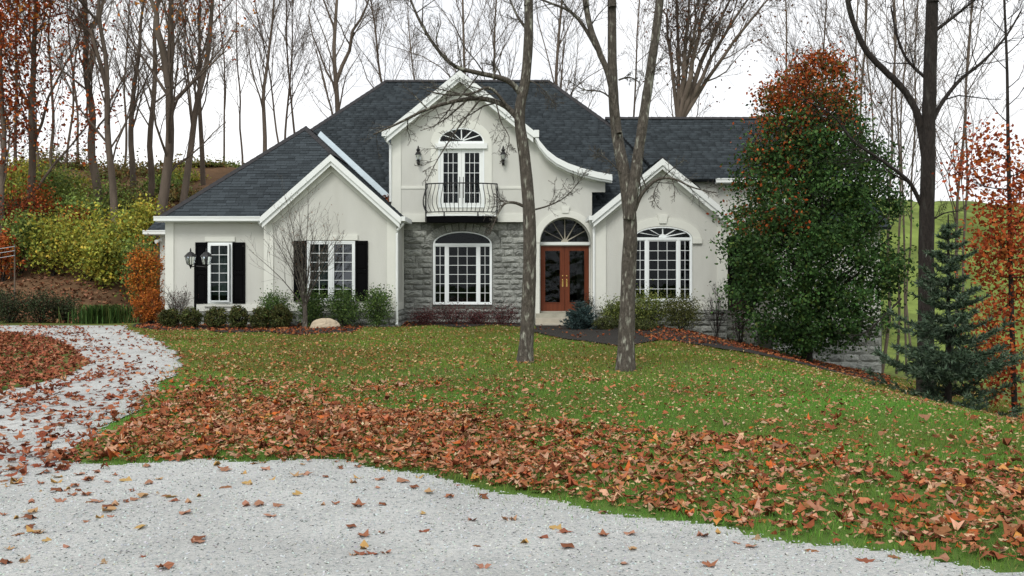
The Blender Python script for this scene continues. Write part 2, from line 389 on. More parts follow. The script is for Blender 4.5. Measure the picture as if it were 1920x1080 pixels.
cap_line((-10.99, 31, 3.40), (gpk[0], gpk[1], gpk[2] + .01)); cap_line((-5.575, yh, 5.31), (gpk[0], gpk[1], gpk[2] + .01)); cap_line(gpk, (-7.2, 37, gpk[2]))
cap_line((-5.575, 30.62, 5.32), (-5.575, yh, 5.32))
cap_line((-9, 34.97, zf(34.97)), (-4.97, 39, 9.19)); cap_line((-4.97, 39, 9.2), (1.46, 39, 9.2)); cap_line((6.4, 34.06, zf(34.06)), (1.46, 39, 9.19))
cap_line((3.46, 37, 7.43), (11.4, 37, 7.43)); cap_line((rxa, 30.92, rza + .01), (rxa, 35, rza + .01)); cap_line((bxa, by + .02, bza + .01), (bxa, zb, bza + .01))
# valley flashing and the pale edge on it
m = MB(); va = Vector((-3.75, 0, 0)); 
def valley(X): z = zr(X); return Vector((X, 39 - (9.18 - z) / .93, z))
A, B = valley(-4.15), valley(-7.05)
m.prism([tuple(A + Vector((-.02, -.03, .05))), tuple(A + Vector((.04, .22, .24))), tuple(B + Vector((.04, .22, .24))), tuple(B + Vector((-.02, -.03, .05)))], (0, 0, -.02))
part(m, 'valley_flashing', 'flashing', roof)

# walls --------------------------------------------------------------
def wall(name, loops, y0, y1, m='stucco'): return part(MB().poly(loops, y0, y1), name, m)
# window measurements (x0,x1,z0,z1)
Yl, Yg, Ys, Yd, Yr = 31.3, 30.9, 33.0, 32.8, 31.2
W1 = (gx(390, Yl), gx(436, Yl), gz(569, Yl), gz(455, Yl))
W2 = (gx(576, Yg), gx(666, Yg), gz(565, Yg), gz(452, Yg))
W3 = (gx(812, Ys), gx(922.5, Ys), gz(571, Ys), gz(458, Ys)); W3t = gz(434, Ys)
W4 = (gx(1187, Yr), gx(1297.5, Yr), gz(565, Yr), gz(447, Yr)); W4t = gz(425, Yr)
W5 = (gx(822, Yd), gx(908, Yd), gz(389, Yd), gz(266, Yd)); W5t = gz(240, Yd)
def arched(w, top): cx = (w[0] + w[1]) / 2; return [(w[0], w[2]), (w[1], w[2])] + arc(cx, w[3], (w[1] - w[0]) / 2, top - w[3], 0, math.pi)
gl, gr = gx(312, Yl), -3.61
wall('wall', [rect(gl, -7.5, -.3, 3.34), rect(*W1)], Yl, Yl + .2)
zwt = lambda X, xa, za, s: za - s * abs(X - xa)
gw = [(-7.66, -.3), (gr, -.3), (gr, 5.2 - .89 * (gr + 5.575)), (-5.575, 5.2), (-7.66, 5.2 - .89 * (7.66 - 5.575))]
wall('wall', [gw, rect(*W2)], Yg, Yg + .2)
part(MB().box(gr - .2, gr, Yg + .201, 33.0, -.3, 3.3), 'wall', 'stucco')
part(MB().box(-7.66, -7.46, Yg + .201, Yl - .001, -.3, 3.3), 'wall', 'stucco')
part(MB().box(gl, gl + .2, Yl + .201, 40, -.3, 3.34), 'wall', 'stucco')
cxe = gx(1060, Yd); rxe = .845; zse = gz(455, Yd); zte = gz(407, Yd)
sw = list(zip([v for v in swx], [v - .12 for v in swz]))
dw = [(-3.95, 3.34), (gx(1003, Yd), 3.34), (gx(1003, Yd), -.1), (cxe - rxe, -.1)] + arc(cxe, zse, rxe, zte - zse) + [(cxe + rxe, -.1), (2.635, -.1), (2.635, 4.32), (3.07, 4.32), (3.07, swz[6] - .14)] + \
     [(p[0], p[1]) for p in sw[5:0:-1]] + [(.66, 6.20), (-1.70, 8.15), (-3.95, 6.28)]
wall('wall', [dw, arched(W5, W5t)], Yd, Yd + .18)
part(MB().box(-3.95, -3.77, Yd + .181, 36.2, 3.34, 6.2), 'wall', 'stucco')
rw = [(2.64, .50), (6.72, .50), (6.72, 5.12 - .82 * (6.72 - rxa)), (rxa, 5.12), (2.64, 5.12 - .82 * (rxa - 2.64))]
wall('wall', [rw, arched(W4, W4t)], Yr, Yr + .2)
part(MB().box(2.64, 2.84, Yr + .201, Yd - .001, -.1, 3.4), 'wall', 'stucco')
part(MB().box(6.52, 6.72, Yr + .201, 36, -.9, 3.4), 'wall', 'stucco')
part(MB().box(4.9, 11.2, 34.3, 34.5, 2.9, 4.8), 'wall', 'stucco')
part(MB().box(6.73, 8.9, 36.2, 36.4, -2, 2.899), 'wall', 'shade_dark')  # recess wall coloured near-black in place of its deep shade
part(MB().box(6.73, 11.2, 34.501, 39.6, 2.9, 3.0), 'porch_ceiling', 'shade_dark')  # porch shade painted into this ceiling too
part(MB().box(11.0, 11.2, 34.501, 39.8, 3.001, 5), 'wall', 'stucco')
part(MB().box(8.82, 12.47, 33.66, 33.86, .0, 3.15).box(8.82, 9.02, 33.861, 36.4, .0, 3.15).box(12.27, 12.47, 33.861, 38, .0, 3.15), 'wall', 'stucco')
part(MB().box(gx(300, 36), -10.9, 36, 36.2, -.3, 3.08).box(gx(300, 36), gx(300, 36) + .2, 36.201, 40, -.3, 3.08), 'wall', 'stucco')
# rear and hidden body walls, floors: closes the rooms; their dimness is also painted in, near-black
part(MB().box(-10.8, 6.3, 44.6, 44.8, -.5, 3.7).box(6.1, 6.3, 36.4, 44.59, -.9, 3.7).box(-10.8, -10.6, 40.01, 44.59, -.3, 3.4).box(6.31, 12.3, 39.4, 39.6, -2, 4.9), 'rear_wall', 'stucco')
part(MB().box(-10.6, -3.85, 31.6, 44.5, .30, .36), 'floor_slab', 'shade_dark'); part(MB().box(-3.55, 2.6, 33.4, 44.5, .30, .361), 'floor_slab', 'shade_dark'); part(MB().box(2.9, 6.4, 31.5, 36, .30, .362), 'floor_slab', 'shade_dark')
part(MB().box(-7.4, -3.85, 33.4, 33.5, .37, 3.2).box(-10.6, -7.5, 34.0, 34.1, .37, 3.3).box(-3.3, 2.4, 37.0, 37.1, .37, 3.2).box(2.9, 6.4, 35.2, 35.3, .37, 3.3).box(-3.7, 2.3, 33.3, 36.99, 3.21, 3.25), 'room_partition', 'shade_dark')

# stone facing -------------------------------------------------------
tmpl = []
def stone_template(seed):
    r = random.Random(seed); nx, nz = 6, 5; V = []; F = []
    for j in range(nz):
        for i in range(nx):
            u, v = i / (nx - 1), j / (nz - 1); edge = i in (0, nx - 1) or j in (0, nz - 1)
            d = 0 if edge else .55 + r.uniform(-.3, .45)
            jx, jz = (r.uniform(-.02, .02), r.uniform(-.06, .06)) if edge else (r.uniform(-.05, .05), r.uniform(-.06, .06))
            V.append((u - .5 + jx, -d, v - .5 + jz))
    for j in range(nz - 1):
        for i in range(nx - 1): a = j * nx + i; F.append((a, a + 1, a + nx + 1, a + nx))
    rim = [i for i in range(nx)] + [j * nx + nx - 1 for j in range(1, nz)] + [(nz - 1) * nx + i for i in range(nx - 2, -1, -1)] + [j * nx for j in range(nz - 2, 0, -1)]
    k = len(V)
    for i in rim: V.append((V[i][0], 1.0, V[i][2]))
    n = len(rim)
    for i in range(n): F.append((rim[i], k + i, k + (i + 1) % n, rim[(i + 1) % n]))
    me = bpy.data.meshes.new('stone'); me.from_pydata(V, [], F); me.materials.append(M['stone']); return me
tmpl = [stone_template(i) for i in range(9)]
def put_stone(parent, x, y, z, w, d, h, rot=0, side=False):
    o = bpy.data.objects.new('stone', random.choice(tmpl)); C.objects.link(o); o.parent = parent
    o.location = (x - HO[0], y - HO[1], z - HO[2]); o.scale = (w * random.choice((1, -1)), d, h)
    o.rotation_euler = (0, rot, math.pi / 2 if side else 0)
def lay_stones(parent, x0, x1, z0, z1, Y, free=None, hmin=.15, hmax=.235, side=False, rows=None, wmin=.24, wmax=.62, dep=.065):
    z = z0
    while z < z1 - .05:
        h = min(random.uniform(hmin, hmax), z1 - z)
        if z1 - z - h < .1: h = z1 - z
        for (a, b) in (free(z, z + h) if free else [(x0, x1)]):
            x = a
            while x < b - .02:
                w = random.uniform(wmin, wmax)
                if b - x - w < .2: w = b - x
                if side: put_stone(parent, Y, (x + w / 2), z + h / 2, w - .014, dep, h - .014, 0, True)
                else: put_stone(parent, x + w / 2, Y, z + h / 2, w - .014, random.uniform(.7, 1.2) * dep, h - .014)
                x += w
        z += h
sx0, sx1 = gr + .03, gx(1003, Yd) - .01
stw = part(MB().poly([rect(gr - .1, sx1, -.3, 3.335), arched(W3, W3t)], Ys, Ys + .25), 'stone_wall', 'mortar')
cx3 = (W3[0] + W3[1]) / 2; hw3 = (W3[1] - W3[0]) / 2
def free3(a, b):
    if b < W3[2] - .0 or a > W3t + .30: return [(sx0, sx1)]
    if a < W3[3]: g = hw3 + .02
    else: t = min(1, (a - W3[3]) / (W3t + .28 - W3[3])); g = (hw3 + .28) * math.sqrt(max(0, 1 - t * t)) + .01
    return [(sx0, cx3 - g), (cx3 + g, sx1)]
lay_stones(stw, sx0, sx1, -.08, 3.33, Ys - .005, free3)
for i in range(15):                                  # radial stones over the arch
    a = math.pi * (i + .5) / 15; rx, rz = hw3 + .15, W3t - W3[3] + .15
    if cx3 + rx * math.cos(a) < sx0 or W3[3] + rz * math.sin(a) > 3.25: pass
    nx_, nz_ = math.cos(a) / rx, math.sin(a) / rz; ang = math.atan2(nx_, nz_)
    put_stone(stw, cx3 + rx * math.cos(a), Ys - .005, W3[3] + rz * math.sin(a), .15 + .05 * abs(math.sin(a)), .04, .25, ang)
zb1 = gz(583, Yg)
gb = part(MB().box(-7.68, gr + .02, Yg - .02, Yg - .001, -.3, zb1).box(gr + .001, gr + .02, Yg, 32.95, -.3, zb1), 'stone_base', 'mortar')
lay_stones(gb, -7.68, gr, -.1, zb1 - .01, Yg - .022); lay_stones(gb, Yg + .02, 32.9, -.1, zb1 - .01, gr + .022, side=True)
lb = part(MB().box(gl - .02, -7.69, Yl - .02, Yl - .001, -.3, gz(584, Yl)), 'stone_base', 'mortar'); lay_stones(lb, gl, -7.69, -.1, gz(584, Yl) - .01, Yl - .022)
rb = part(MB().box(2.62, 6.74, Yr - .02, Yr + .18, -.42, .499).box(6.541, 6.74, Yr + .181, 36, -.42, .499), 'stone_base', 'mortar'); lay_stones(rb, 2.63, 6.73, -.41, .49, Yr - .022)
part(MB().box(2.6, 6.76, Yr - .05, Yr + .2, -1.3, -.425), 'footing', 'footing')
sb = part(MB().box(8.8, 12.49, 33.62, 33.9, -3, -.002).box(8.8, 9.0, 33.901, 36.4, -3, -.002).box(12.29, 12.49, 33.901, 38, -3, -.002), 'stone_base', 'mortar')
lay_stones(sb, 8.82, 12.47, -2.2, -.01, 33.615, hmin=.24, hmax=.3, wmin=.45, wmax=.95, dep=.055)
pb = part(MB().box(6.74, 8.79, 35.6, 36.199, -3, .3), 'stone_base', 'mortar'); lay_stones(pb, 6.75, 8.78, -1.4, .29, 35.595, hmin=.22, hmax=.28)

# trim ---------------------------------------------------------------
def trim(mb, name='trim', m='cream'): return part(mb, name, m)
# corner boards and bands
trim(MB().box(gl - .03, gx(326, Yl), Yl - .03, Yl - .001, gz(583, Yl), 3.335), 'corner_board')
trim(MB().box(gx(327, Yl), -7.67, Yl - .03, Yl - .001, gz(413, Yl), 3.335), 'frieze_band')
trim(MB().box(gx(368, Yl), -7.67, Yl - .035, Yl - .001, gz(583.5, Yl), gz(570.5, Yl)), 'base_band')
trim(MB().box(-7.69, gx(513, Yg), Yg - .04, Yg - .001, zb1, 3.30), 'corner_board')
trim(MB().box(gx(726, Yg), gr + .03, Yg - .04, Yg - .001, zb1, 3.32)  .box(gr + .001, gr + .03, Yg - .001, 31.1, zb1, 3.32), 'corner_board'); trim(MB().box(gr + .001, gr + .03, 32.85, 32.97, zb1, 3.3), 'corner_board')
trim(MB().box(gx(513.2, Yg), gx(725.8, Yg), Yg - .035, Yg - .001, zb1, gz(569, Yg)).box(gr + .001, gr + .028, 31.101, 32.849, zb1, gz(569, Yg)), 'base_band')
trim(MB().box(2.61, gx(1136, Yr), Yr - .04, Yr - .001, .5, 3.45), 'corner_board'); trim(MB().box(gx(1345, Yr), 6.75, Yr - .04, Yr - .001, .5, 3.45), 'corner_board')
trim(MB().box(gx(1136.2, Yr), gx(1344.8, Yr), Yr - .035, Yr - .001, .5, gz(568, Yr)), 'base_band')
trim(MB().box(-3.98, gx(752, Yd), Yd - .035, Yd - .001, 3.60, 6.2), 'corner_board')
trim(MB().box(-3.98, gx(1003, Yd), Yd - .05, Yd - .001, 3.335, 3.599), 'base_band')
trim(MB().box(gx(752.2, Yd), gx(800, Yd), Yd - .02, Yd - .001, gz(354, Yd), gz(349, Yd)).box(gx(926, Yd), gx(990, Yd), Yd - .02, Yd - .001, gz(354, Yd), gz(349, Yd)), 'string_band')
part(MB().box(-3.6, gx(1003, Yd) - .001, Yd + .182, Ys + .1, 3.336, 3.36), 'soffit', 'white')
# rakes
def chevron(x0, xa, x1, z0, za, drop, y0, y1, x_in=0, gap=0):
    s0 = (za - z0) / (xa - x0); s1 = (za - z0) / (x1 - xa)
    return MB().poly([[(x0, z0), (x0, z0 - drop), (xa, za - drop), (x1, z0 - drop), (x1, z0), (xa, za)]], y0, y1)
def rake(x0, xa, x1, z0, za, Ye, Yw, wide, fr_w):
    part(chevron(x0, xa, x1, z0 - .01, za - .01, wide * .62, Ye - .03, Ye + .02), 'rake_board', 'white')
    part(chevron(x0 + .05, xa, x1 - .05, z0 - wide * .5, za - wide * .5, wide * .5, Ye + .021, Ye + .06), 'rake_board', 'white')
    part(chevron(x0 + .05, xa, x1 - .05, z0 - wide * .45, za - wide * .45, .03, Ye + .061, Yw - .001), 'rake_soffit', 'white')
    inn = .22
    s = (za - z0) / (xa - x0)
    part(MB().poly([[(x0 + inn, z0 + s * inn - wide * .52), (x0 + inn, z0 + s * inn - wide * .52 - fr_w), (xa, za - wide * .52 - fr_w), (x1 - inn, z0 + s * inn - wide * .52 - fr_w), (x1 - inn, z0 + s * inn - wide * .52), (xa, za - wide * .52)]], Yw - .045, Yw - .0015), 'frieze_board', 'cream')
rake(-7.745, -5.575, -3.41, 3.38, 5.307, 30.6, Yg, .34, .34)
rake(rx0, rxa, rx1, rz0, rza, 30.9, Yr, .34, .30)
rake(bx0, bxa, bx1, bz0, bza, by, Yd, .36, .22)
# swept fascia
def strip(xs, zs, t, y0, y1): return MB().poly([[(x, z) for x, z in zip(xs, zs)] + [(x, z - t) for x, z in list(zip(xs, zs))[::-1]]], y0, y1)
part(strip(swx, [z - .005 for z in swz], .20, by - .03, by + .03), 'swept_fascia', 'white'); part(strip(swx, [z - .15 for z in swz], .12, by + .031, Yd - .002), 'swept_soffit', 'white')
part(strip(swx[1:-1], [z - .2 for z in swz[1:-1]], .12, Yd - .04, Yd - .0025), 'frieze_board', 'cream')
part(MB().box(bx1 - .02, bx1 + .14, by - .06, by + .3, bz0 - .2, bz0 + .03).box(bx0 - .10, bx0 + .05, by - .06, by + .6, bz0 - .17, bz0 + .03), 'eave_return', 'white')
# gutters and downspouts
def gutter(x0, x1, Y, z, m='white'):
    return part(MB().poly([rect(x0, x1, z - .13, z + .0)], Y - .12, Y - .02).box(x0, x1, Y - .135, Y - .121, z - .03, z + .012).box(x0 + .02, x1 - .02, Y - .0195, Y + .27, z - .16, z - .1), 'gutter', m)
gutter(-11.12, -7.76, 31.0, 3.40); gutter(6.95, 11.45, 34.0, 4.87); gutter(-13.2, -10.42, 35.7, 3.18)
part(MB().box(-3.40, -3.28, 30.55, 32.6, 3.25, 3.39), 'gutter', 'white'); part(MB().box(rx0 - .1, rx0 + .02, 30.85, 32.3, 3.29, 3.43), 'gutter', 'white')
part(MB().box(-3.6, -3.41, 30.62, 32.9, 3.28, 3.31), 'soffit', 'white')
def downspout(pts): return part(MB().tube(pts, .042, 8), 'downspout', 'white')
downspout([(-3.34, 30.75, 3.24), (-3.36, 30.74, 3.16), (-3.54, 30.78, 2.98), (-3.56, 30.80, 2.85), (-3.56, 30.80, .12), (-3.56, 30.72, .04)])
downspout([(rx0 - .04, 31.05, 3.3), (rx0 - .02, 31.05, 3.2), (2.56, 31.12, 3.05), (2.565, 31.14, 2.9), (2.565, 31.14, .1)])
downspout([(-7.86, 30.95, 3.27), (-7.86, 31.0, 3.2), (-7.76, 31.2, 3.05), (-7.745, 31.24, 2.9), (-7.745, 31.24, .1)])
downspout([(bx0 - .02, 32.6, 6.1), (bx0 + .02, 32.7, 6.0), (-4.0, 32.72, 5.85), (-4.0, 32.75, 4.0)])
# flood light on the setback corner
fl = part(MB().box(-12.75, -12.65, 35.93, 35.999, 2.78, 2.9), 'flood_light', 'white'); part(MB().tube([(-12.7, 35.92, 2.84), (-12.78, 35.75, 2.78)], [.04, .08], 8), 'lamp_head', 'white', fl)

# windows ------------------------------------------------------------
def sash(win, x0, x1, z0, z1, Y, cols, rows, fw=.045, gm='glass', rot=None, mw=.008):
    """panes and grille of one light; each pane is its own piece"""
    a0, a1, b0, b1 = x0 + fw, x1 - fw, z0 + fw, z1 - fw
    def R(mb):
        if rot:
            c, s = math.cos(rot), math.sin(rot); mb.v = [(x0 + (v[0] - x0) * c + (v[1] - Y) * s, Y - (v[0] - x0) * s + (v[1] - Y) * c, v[2]) for v in mb.v]
        return mb
    part(R(MB().poly([rect(x0, x1, z0, z1), rect(a0, a1, b0, b1)], Y - .02, Y + .04)), 'sash', 'vinyl', win)
    g = MB(); cw, rh = (a1 - a0) / cols, (b1 - b0) / rows
    for i in range(1, cols): g.box(a0 + i * cw - mw, a0 + i * cw + mw, Y - .004, Y + .012, b0, b1)
    for j in range(1, rows): g.box(a0, a1, Y - .006, Y + .0135, b0 + j * rh - mw, b0 + j * rh + mw)
    part(R(g), 'muntin', 'vinyl', win)
    for i in range(cols):
        for j in range(rows): part(R(MB().box(a0 + i * cw + mw, a0 + (i + 1) * cw - mw, Y + .002, Y + .008, b0 + j * rh + mw, b0 + (j + 1) * rh - mw)), 'pane', gm, win)
def frame(loops, Y, d0=.04, d1=.16, name='window', m='vinyl'): return part(MB().poly(loops, Y - d0, Y + d1), name, m)
def inset(w, t): return rect(w[0] + t, w[1] - t, w[2] + t, w[3] - t)
def fan(win, cx, zc, rx, rz, Y, n, m='vinyl', gm='glass', hub=True, bar=.014):
    g = MB()
    for i in range(1, n):
        a = math.pi * i / n; g.prism([(cx + .03 * math.sin(a), Y - .008, zc - .03 * math.cos(a) * .5), (cx - .03 * math.sin(a) * .5, Y - .008, zc + .02), (cx + rx * math.cos(a) - bar * math.sin(a), Y - .008, zc + rz * math.sin(a) + bar * math.cos(a)), (cx + rx * math.cos(a) + bar * math.sin(a), Y - .008, zc + rz * math.sin(a) - bar * math.cos(a))], (0, .02, 0))
    if hub: g.poly([arc(cx, zc, .12, .10, 0, math.pi, 8)], Y - .012, Y + .01)
    if n > 1: part(g, 'muntin', m, win)
    for i in range(n):
        p = [(cx, zc)] + [(cx + rx * math.cos(a), zc + rz * math.sin(a)) for a in np.linspace(math.pi * i / n + .008, math.pi * (i + 1) / n - .008, 7)]
        part(MB().poly([p], Y + .016, Y + .022), 'pane', gm, win)
# left window with its casement ajar
w = frame([rect(*W1), inset(W1, .05)], Yl, .035, .15); w['label'] = 'single window with its white casement standing ajar'
sash(w, W1[0] + .052, W1[1] - .06, W1[2] + .052, W1[3] - .052, Yl - .03, 2, 6, rot=.16)
part(MB().box(W1[0] + .05, W1[1] - .05, Yl + .3, Yl + .32, W1[2] + .25, W1[3]), 'blind', 'blind', w)
part(MB().box(gx(385, Yl), gx(441, Yl), Yl - .05, Yl - .001, gz(453, Yl), gz(444, Yl)), 'lintel', 'cream'); part(MB().box(gx(384, Yl), gx(441, Yl), Yl - .10, Yl - .036, gz(574.5, Yl), gz(571, Yl)), 'sill', 'cream')
# twin window
mid = (W2[0] + W2[1]) / 2
w = frame([rect(*W2), rect(W2[0] + .05, mid - .045, W2[2] + .05, W2[3] - .05), rect(mid + .045, W2[1] - .05, W2[2] + .05, W2[3] - .05)], Yg, .035, .15)
sash(w, W2[0] + .052, mid - .047, W2[2] + .052, W2[3] - .052, Yg - .005, 2, 6); sash(w, mid + .047, W2[1] - .052, W2[2] + .052, W2[3] - .052, Yg - .005, 2, 6, gm='sky_glass')
part(MB().box(gx(571, Yg), gx(671, Yg), Yg - .05, Yg - .001, gz(450.5, Yg), gz(440, Yg)), 'lintel', 'cream'); part(MB().box(gx(572, Yg), gx(671, Yg), Yg - .10, Yg - .036, gz(573, Yg), gz(569.5, Yg)), 'sill', 'cream')
part(MB().box(W2[0] + .05, mid - .05, Yg + .3, Yg + .32, W2[2] + .5, W2[3]), 'blind', 'blind', w)
# shutters
def shutter(x0, x1, z0, z1, Y):
    o = part(MB().poly([rect(x0, x1, z0, z1), rect(x0 + .055, x1 - .055, z0 + .09, (z0 + z1) / 2 - .05), rect(x0 + .055, x1 - .055, (z0 + z1) / 2 + .05, z1 - .09)], Y - .05, Y - .0012), 'shutter', 'black_paint')
    for a, b in ((z0 + .09, (z0 + z1) / 2 - .05), ((z0 + z1) / 2 + .05, z1 - .09)):
        part(MB().box(x0 + .057, x1 - .057, Y - .03, Y - .002, a + .002, b - .002).prism([(x0 + .085, Y - .03, a + .03), (x1 - .085, Y - .03, a + .03), (x1 - .085, Y - .03, b - .03), (x0 + .085, Y - .03, b - .03)], (0, -.012, 0)), 'shutter_panel', 'black_paint', o)
shutter(gx(367, Yl), W1[0] - .01, W1[2], W1[3] + .01, Yl); shutter(W1[1] + .01, gx(460, Yl), W1[2], W1[3] + .01, Yl)
shutter(gx(551, Yg), W2[0] - .01, W2[2], W2[3] + .01, Yg); shutter(W2[1] + .01, gx(690, Yg), W2[2], W2[3] + .01, Yg)
# arched triple windows
def triple(W_, top, Y, fann):
    x0, x1, z0, z1 = W_; cx = (x0 + x1) / 2; wd = x1 - x0; s = wd * .225
    ins = [rect(x0 + .05, x0 + s - .025, z0 + .05, z1 - .05), rect(x0 + s + .045, x1 - s - .045, z0 + .05, z1 - .05), rect(x1 - s + .025, x1 - .05, z0 + .05, z1 - .05)]
    rz = top - z1 - .07; rx = wd / 2 - .06
    ar = arc(cx, z1 + .03, rx, rz, 0, math.pi)
    w = frame([arched((x0, x1, z0, z1), top), *ins, ar], Y)
    sash(w, ins[0][0][0], ins[0][1][0], z0 + .05, z1 - .05, Y, 2, 6, .028); sash(w, ins[1][0][0], ins[1][1][0], z0 + .05, z1 - .05, Y, 3, 6, .04); sash(w, ins[2][0][0], ins[2][1][0], z0 + .05, z1 - .05, Y, 2, 6, .028)
    fan(w, cx, z1 + .035, rx, rz, Y, fann, hub=fann > 1); return w
w = triple(W3, W3t, Ys, 1); w['label'] = 'arched triple window set in grey stone'
w = triple(W4, W4t, Yr, 6); w['label'] = 'arched triple window with sunburst top'
# stucco arch surround over the right window
cx4 = (W4[0] + W4[1]) / 2; h4 = (W4[1] - W4[0]) / 2
def arch_band(cx, zc, ri, zi, ro, zo, y0, y1, name='arch_trim'): return part(MB().poly([arc(cx, zc, ro, zo, math.pi, 0, 20) + arc(cx, zc, ri, zi, 0, math.pi, 20)], y0, y1), name, 'cream')
arch_band(cx4, W4[3], h4 + .012, W4t - W4[3] + .012, h4 + .27, W4t - W4[3] + .27, Yr - .05, Yr - .001)
for s in (-1, 1): part(MB().box(min(cx4 + s * (h4 + .013), cx4 + s * (h4 + .30)), max(cx4 + s * (h4 + .013), cx4 + s * (h4 + .30)), Yr - .075, Yr - .001, W4[3] - .16, W4[3] - .003), 'arch_block', 'cream')
part(MB().poly([[(cx4 - .11, W4t + .10), (cx4 + .11, W4t + .10), (cx4 + .16, W4t + .36), (cx4 - .16, W4t + .36)]], Yr - .09, Yr - .0015), 'keystone', 'cream')

# balcony doors and fanlight
x0, x1, z0, z1 = W5; cx5 = (x0 + x1) / 2; zl = gz(279, Yd)
w = frame([arched(W5, W5t), rect(x0 + .05, x1 - .05, z0 + .02, zl), arc(cx5, z1 + .02, (x1 - x0) / 2 - .05, W5t - z1 - .06, 0, math.pi)], Yd, .03, .15); w['label'] = 'fanlight over the balcony doors'
fan(w, cx5, z1 + .025, (x1 - x0) / 2 - .05, W5t - z1 - .06, Yd, 6, hub=False)
part(MB().box(x0 - .10, x1 + .10, Yd - .10, Yd - .036, zl + .0, z1 - .06), 'transom_bar', 'white', w)
for a, b in ((x0 + .052, cx5 - .003), (cx5 + .003, x1 - .052)):
    d = part(MB().poly([rect(a, b, z0 + .022, zl - .002), rect(a + .10, b - .10, z0 + .14, zl - .12)], Yd + .01, Yd + .06), 'french_door', 'white')
    sash(d, a + .10, b - .10, z0 + .14, zl - .12, Yd + .03, 3, 5, .012)
sz = [(x0 - .22, W5[2]), (x0 - .004, W5[2]), (x0 - .004, z1 - .1)] ; 
for s in (-1, 1):
    xa = x0 - .25 if s < 0 else x1 + .004; xb = x0 - .004 if s < 0 else x1 + .25
    part(MB().box(xa, xb, Yd - .03, Yd - .001, 3.6, z1 - .05), 'door_casing', 'cream')
arch_band(cx5, z1 - .048, (x1 - x0) / 2 + .005, W5t - z1 + .055, (x1 - x0) / 2 + .25, W5t - z1 + .33, Yd - .031, Yd - .0015)

# balcony
bal = part(MB().poly([[(0, 0), (1, 0), (1, 1)]], 0, 1), 'balcony', 'iron'); bpy.data.meshes.remove(bal.data)
bcx = gx(865, 32.4); bhw = 1.16
def bow(u, off=0): return (bcx + (bhw + off * .8) * u, Yd - .34 - .34 * (1 - u * u) - off * (1 - .5 * u * u))
def dslab(z0, z1, o):
    m = MB(); pts = [bow(u, o) for u in np.linspace(-1, 1, 17)]
    m.prism([(p[0], p[1], z0) for p in pts] + [(pts[-1][0], Yd - .052, z0), (pts[0][0], Yd - .052, z0)], (0, 0, z1 - z0)); return m
zt, zbm = gz(343.5, 32.2), gz(397, 32.2)
bal = dslab(3.30, 3.50, -.03).build('balcony', M['black_paint'], house, HO)
part(dslab(3.503, 3.56, 0.0), 'balcony_slab', 'white', bal)
def railpath(z, o=0): 
    p = [bow(u, o) for u in np.linspace(-1, 1, 17)]; return [(p[0][0], Yd - .05, z)] + [(q[0], q[1], z) for q in p] + [(p[-1][0], Yd - .05, z)]
part(MB().tube(railpath(zt), .022, 6), 'rail', 'iron', bal); part(MB().tube(railpath(zbm), .018, 6), 'rail', 'iron', bal)
def belly(t): return .13 * math.sin(math.pi * min(1, t * 1.05)) * (1.25 - t)
for i in range(18):
    u = -1 + 2 * (i + .5) / 18; pts = []
    for k in range(8):
        t = k / 7; q = bow(u, belly(t) * 1.3); pts.append((q[0] + .10 * belly(t) * 6 * u * abs(u) * .5, q[1], zbm + (zt - zbm) * t))
    part(MB().tube(pts, .0115, 5), 'baluster', 'iron', bal)
for s in (-1, 1):
    for k in range(2):
        yy = Yd - .11 - .12 * k; xx = bcx + s * bhw
        part(MB().tube([(xx + s * belly(t) * 1.0, yy, zbm + (zt - zbm) * t) for t in np.linspace(0, 1, 8)], .0115, 5), 'baluster', 'iron', bal)
    q = bow(s); part(MB().box(q[0] - .022, q[0] + .022, q[1] - .022, q[1] + .022, 3.32, zt), 'post', 'iron', bal)
    q = bow(s * .47); part(MB().box(q[0] - .02, q[0] + .02, q[1] - .03, q[1] + .005, 3.48, zbm), 'post', 'iron', bal)
for s in (-.05, .05): q = bow(s); part(MB().box(q[0] - .012, q[0] + .012, q[1] + .42, q[1] + .44, zt - .45, zt + .24), 'pull_handle', 'iron', bal)

# wall lanterns
def wall_lantern(px):
    x = gx(px, 32.6); y = Yd - .17; z = gz(300, 32.6)
    o = part(MB().lathe(x, y, [(.015, z - .16), (.05, z - .10), (.035, z - .04), (.07, z - .005), (.07, z)], 8).tube([(x, y, z - .08), (x, Yd - .06, z - .14), (x, Yd - .035, z - .04)], .015, 6).box(x - .04, x + .04, Yd - .035, Yd - .001, z - .15, z + .05), 'wall_lantern', 'iron')
    part(MB().lathe(x, y, [(.065, z + .002), (.085, z + .17)], 8), 'lantern_glass', 'lantern_glass', o)
    part(MB().lathe(x, y, [(.11, z + .172), (.10, z + .2), (.05, z + .28), (.055, z + .31), (.075, z + .33), (.03, z + .39), (.03, z + .41), (.012, z + .47)], 8), 'lantern_cap', 'iron', o)
wall_lantern(784); wall_lantern(943.5)

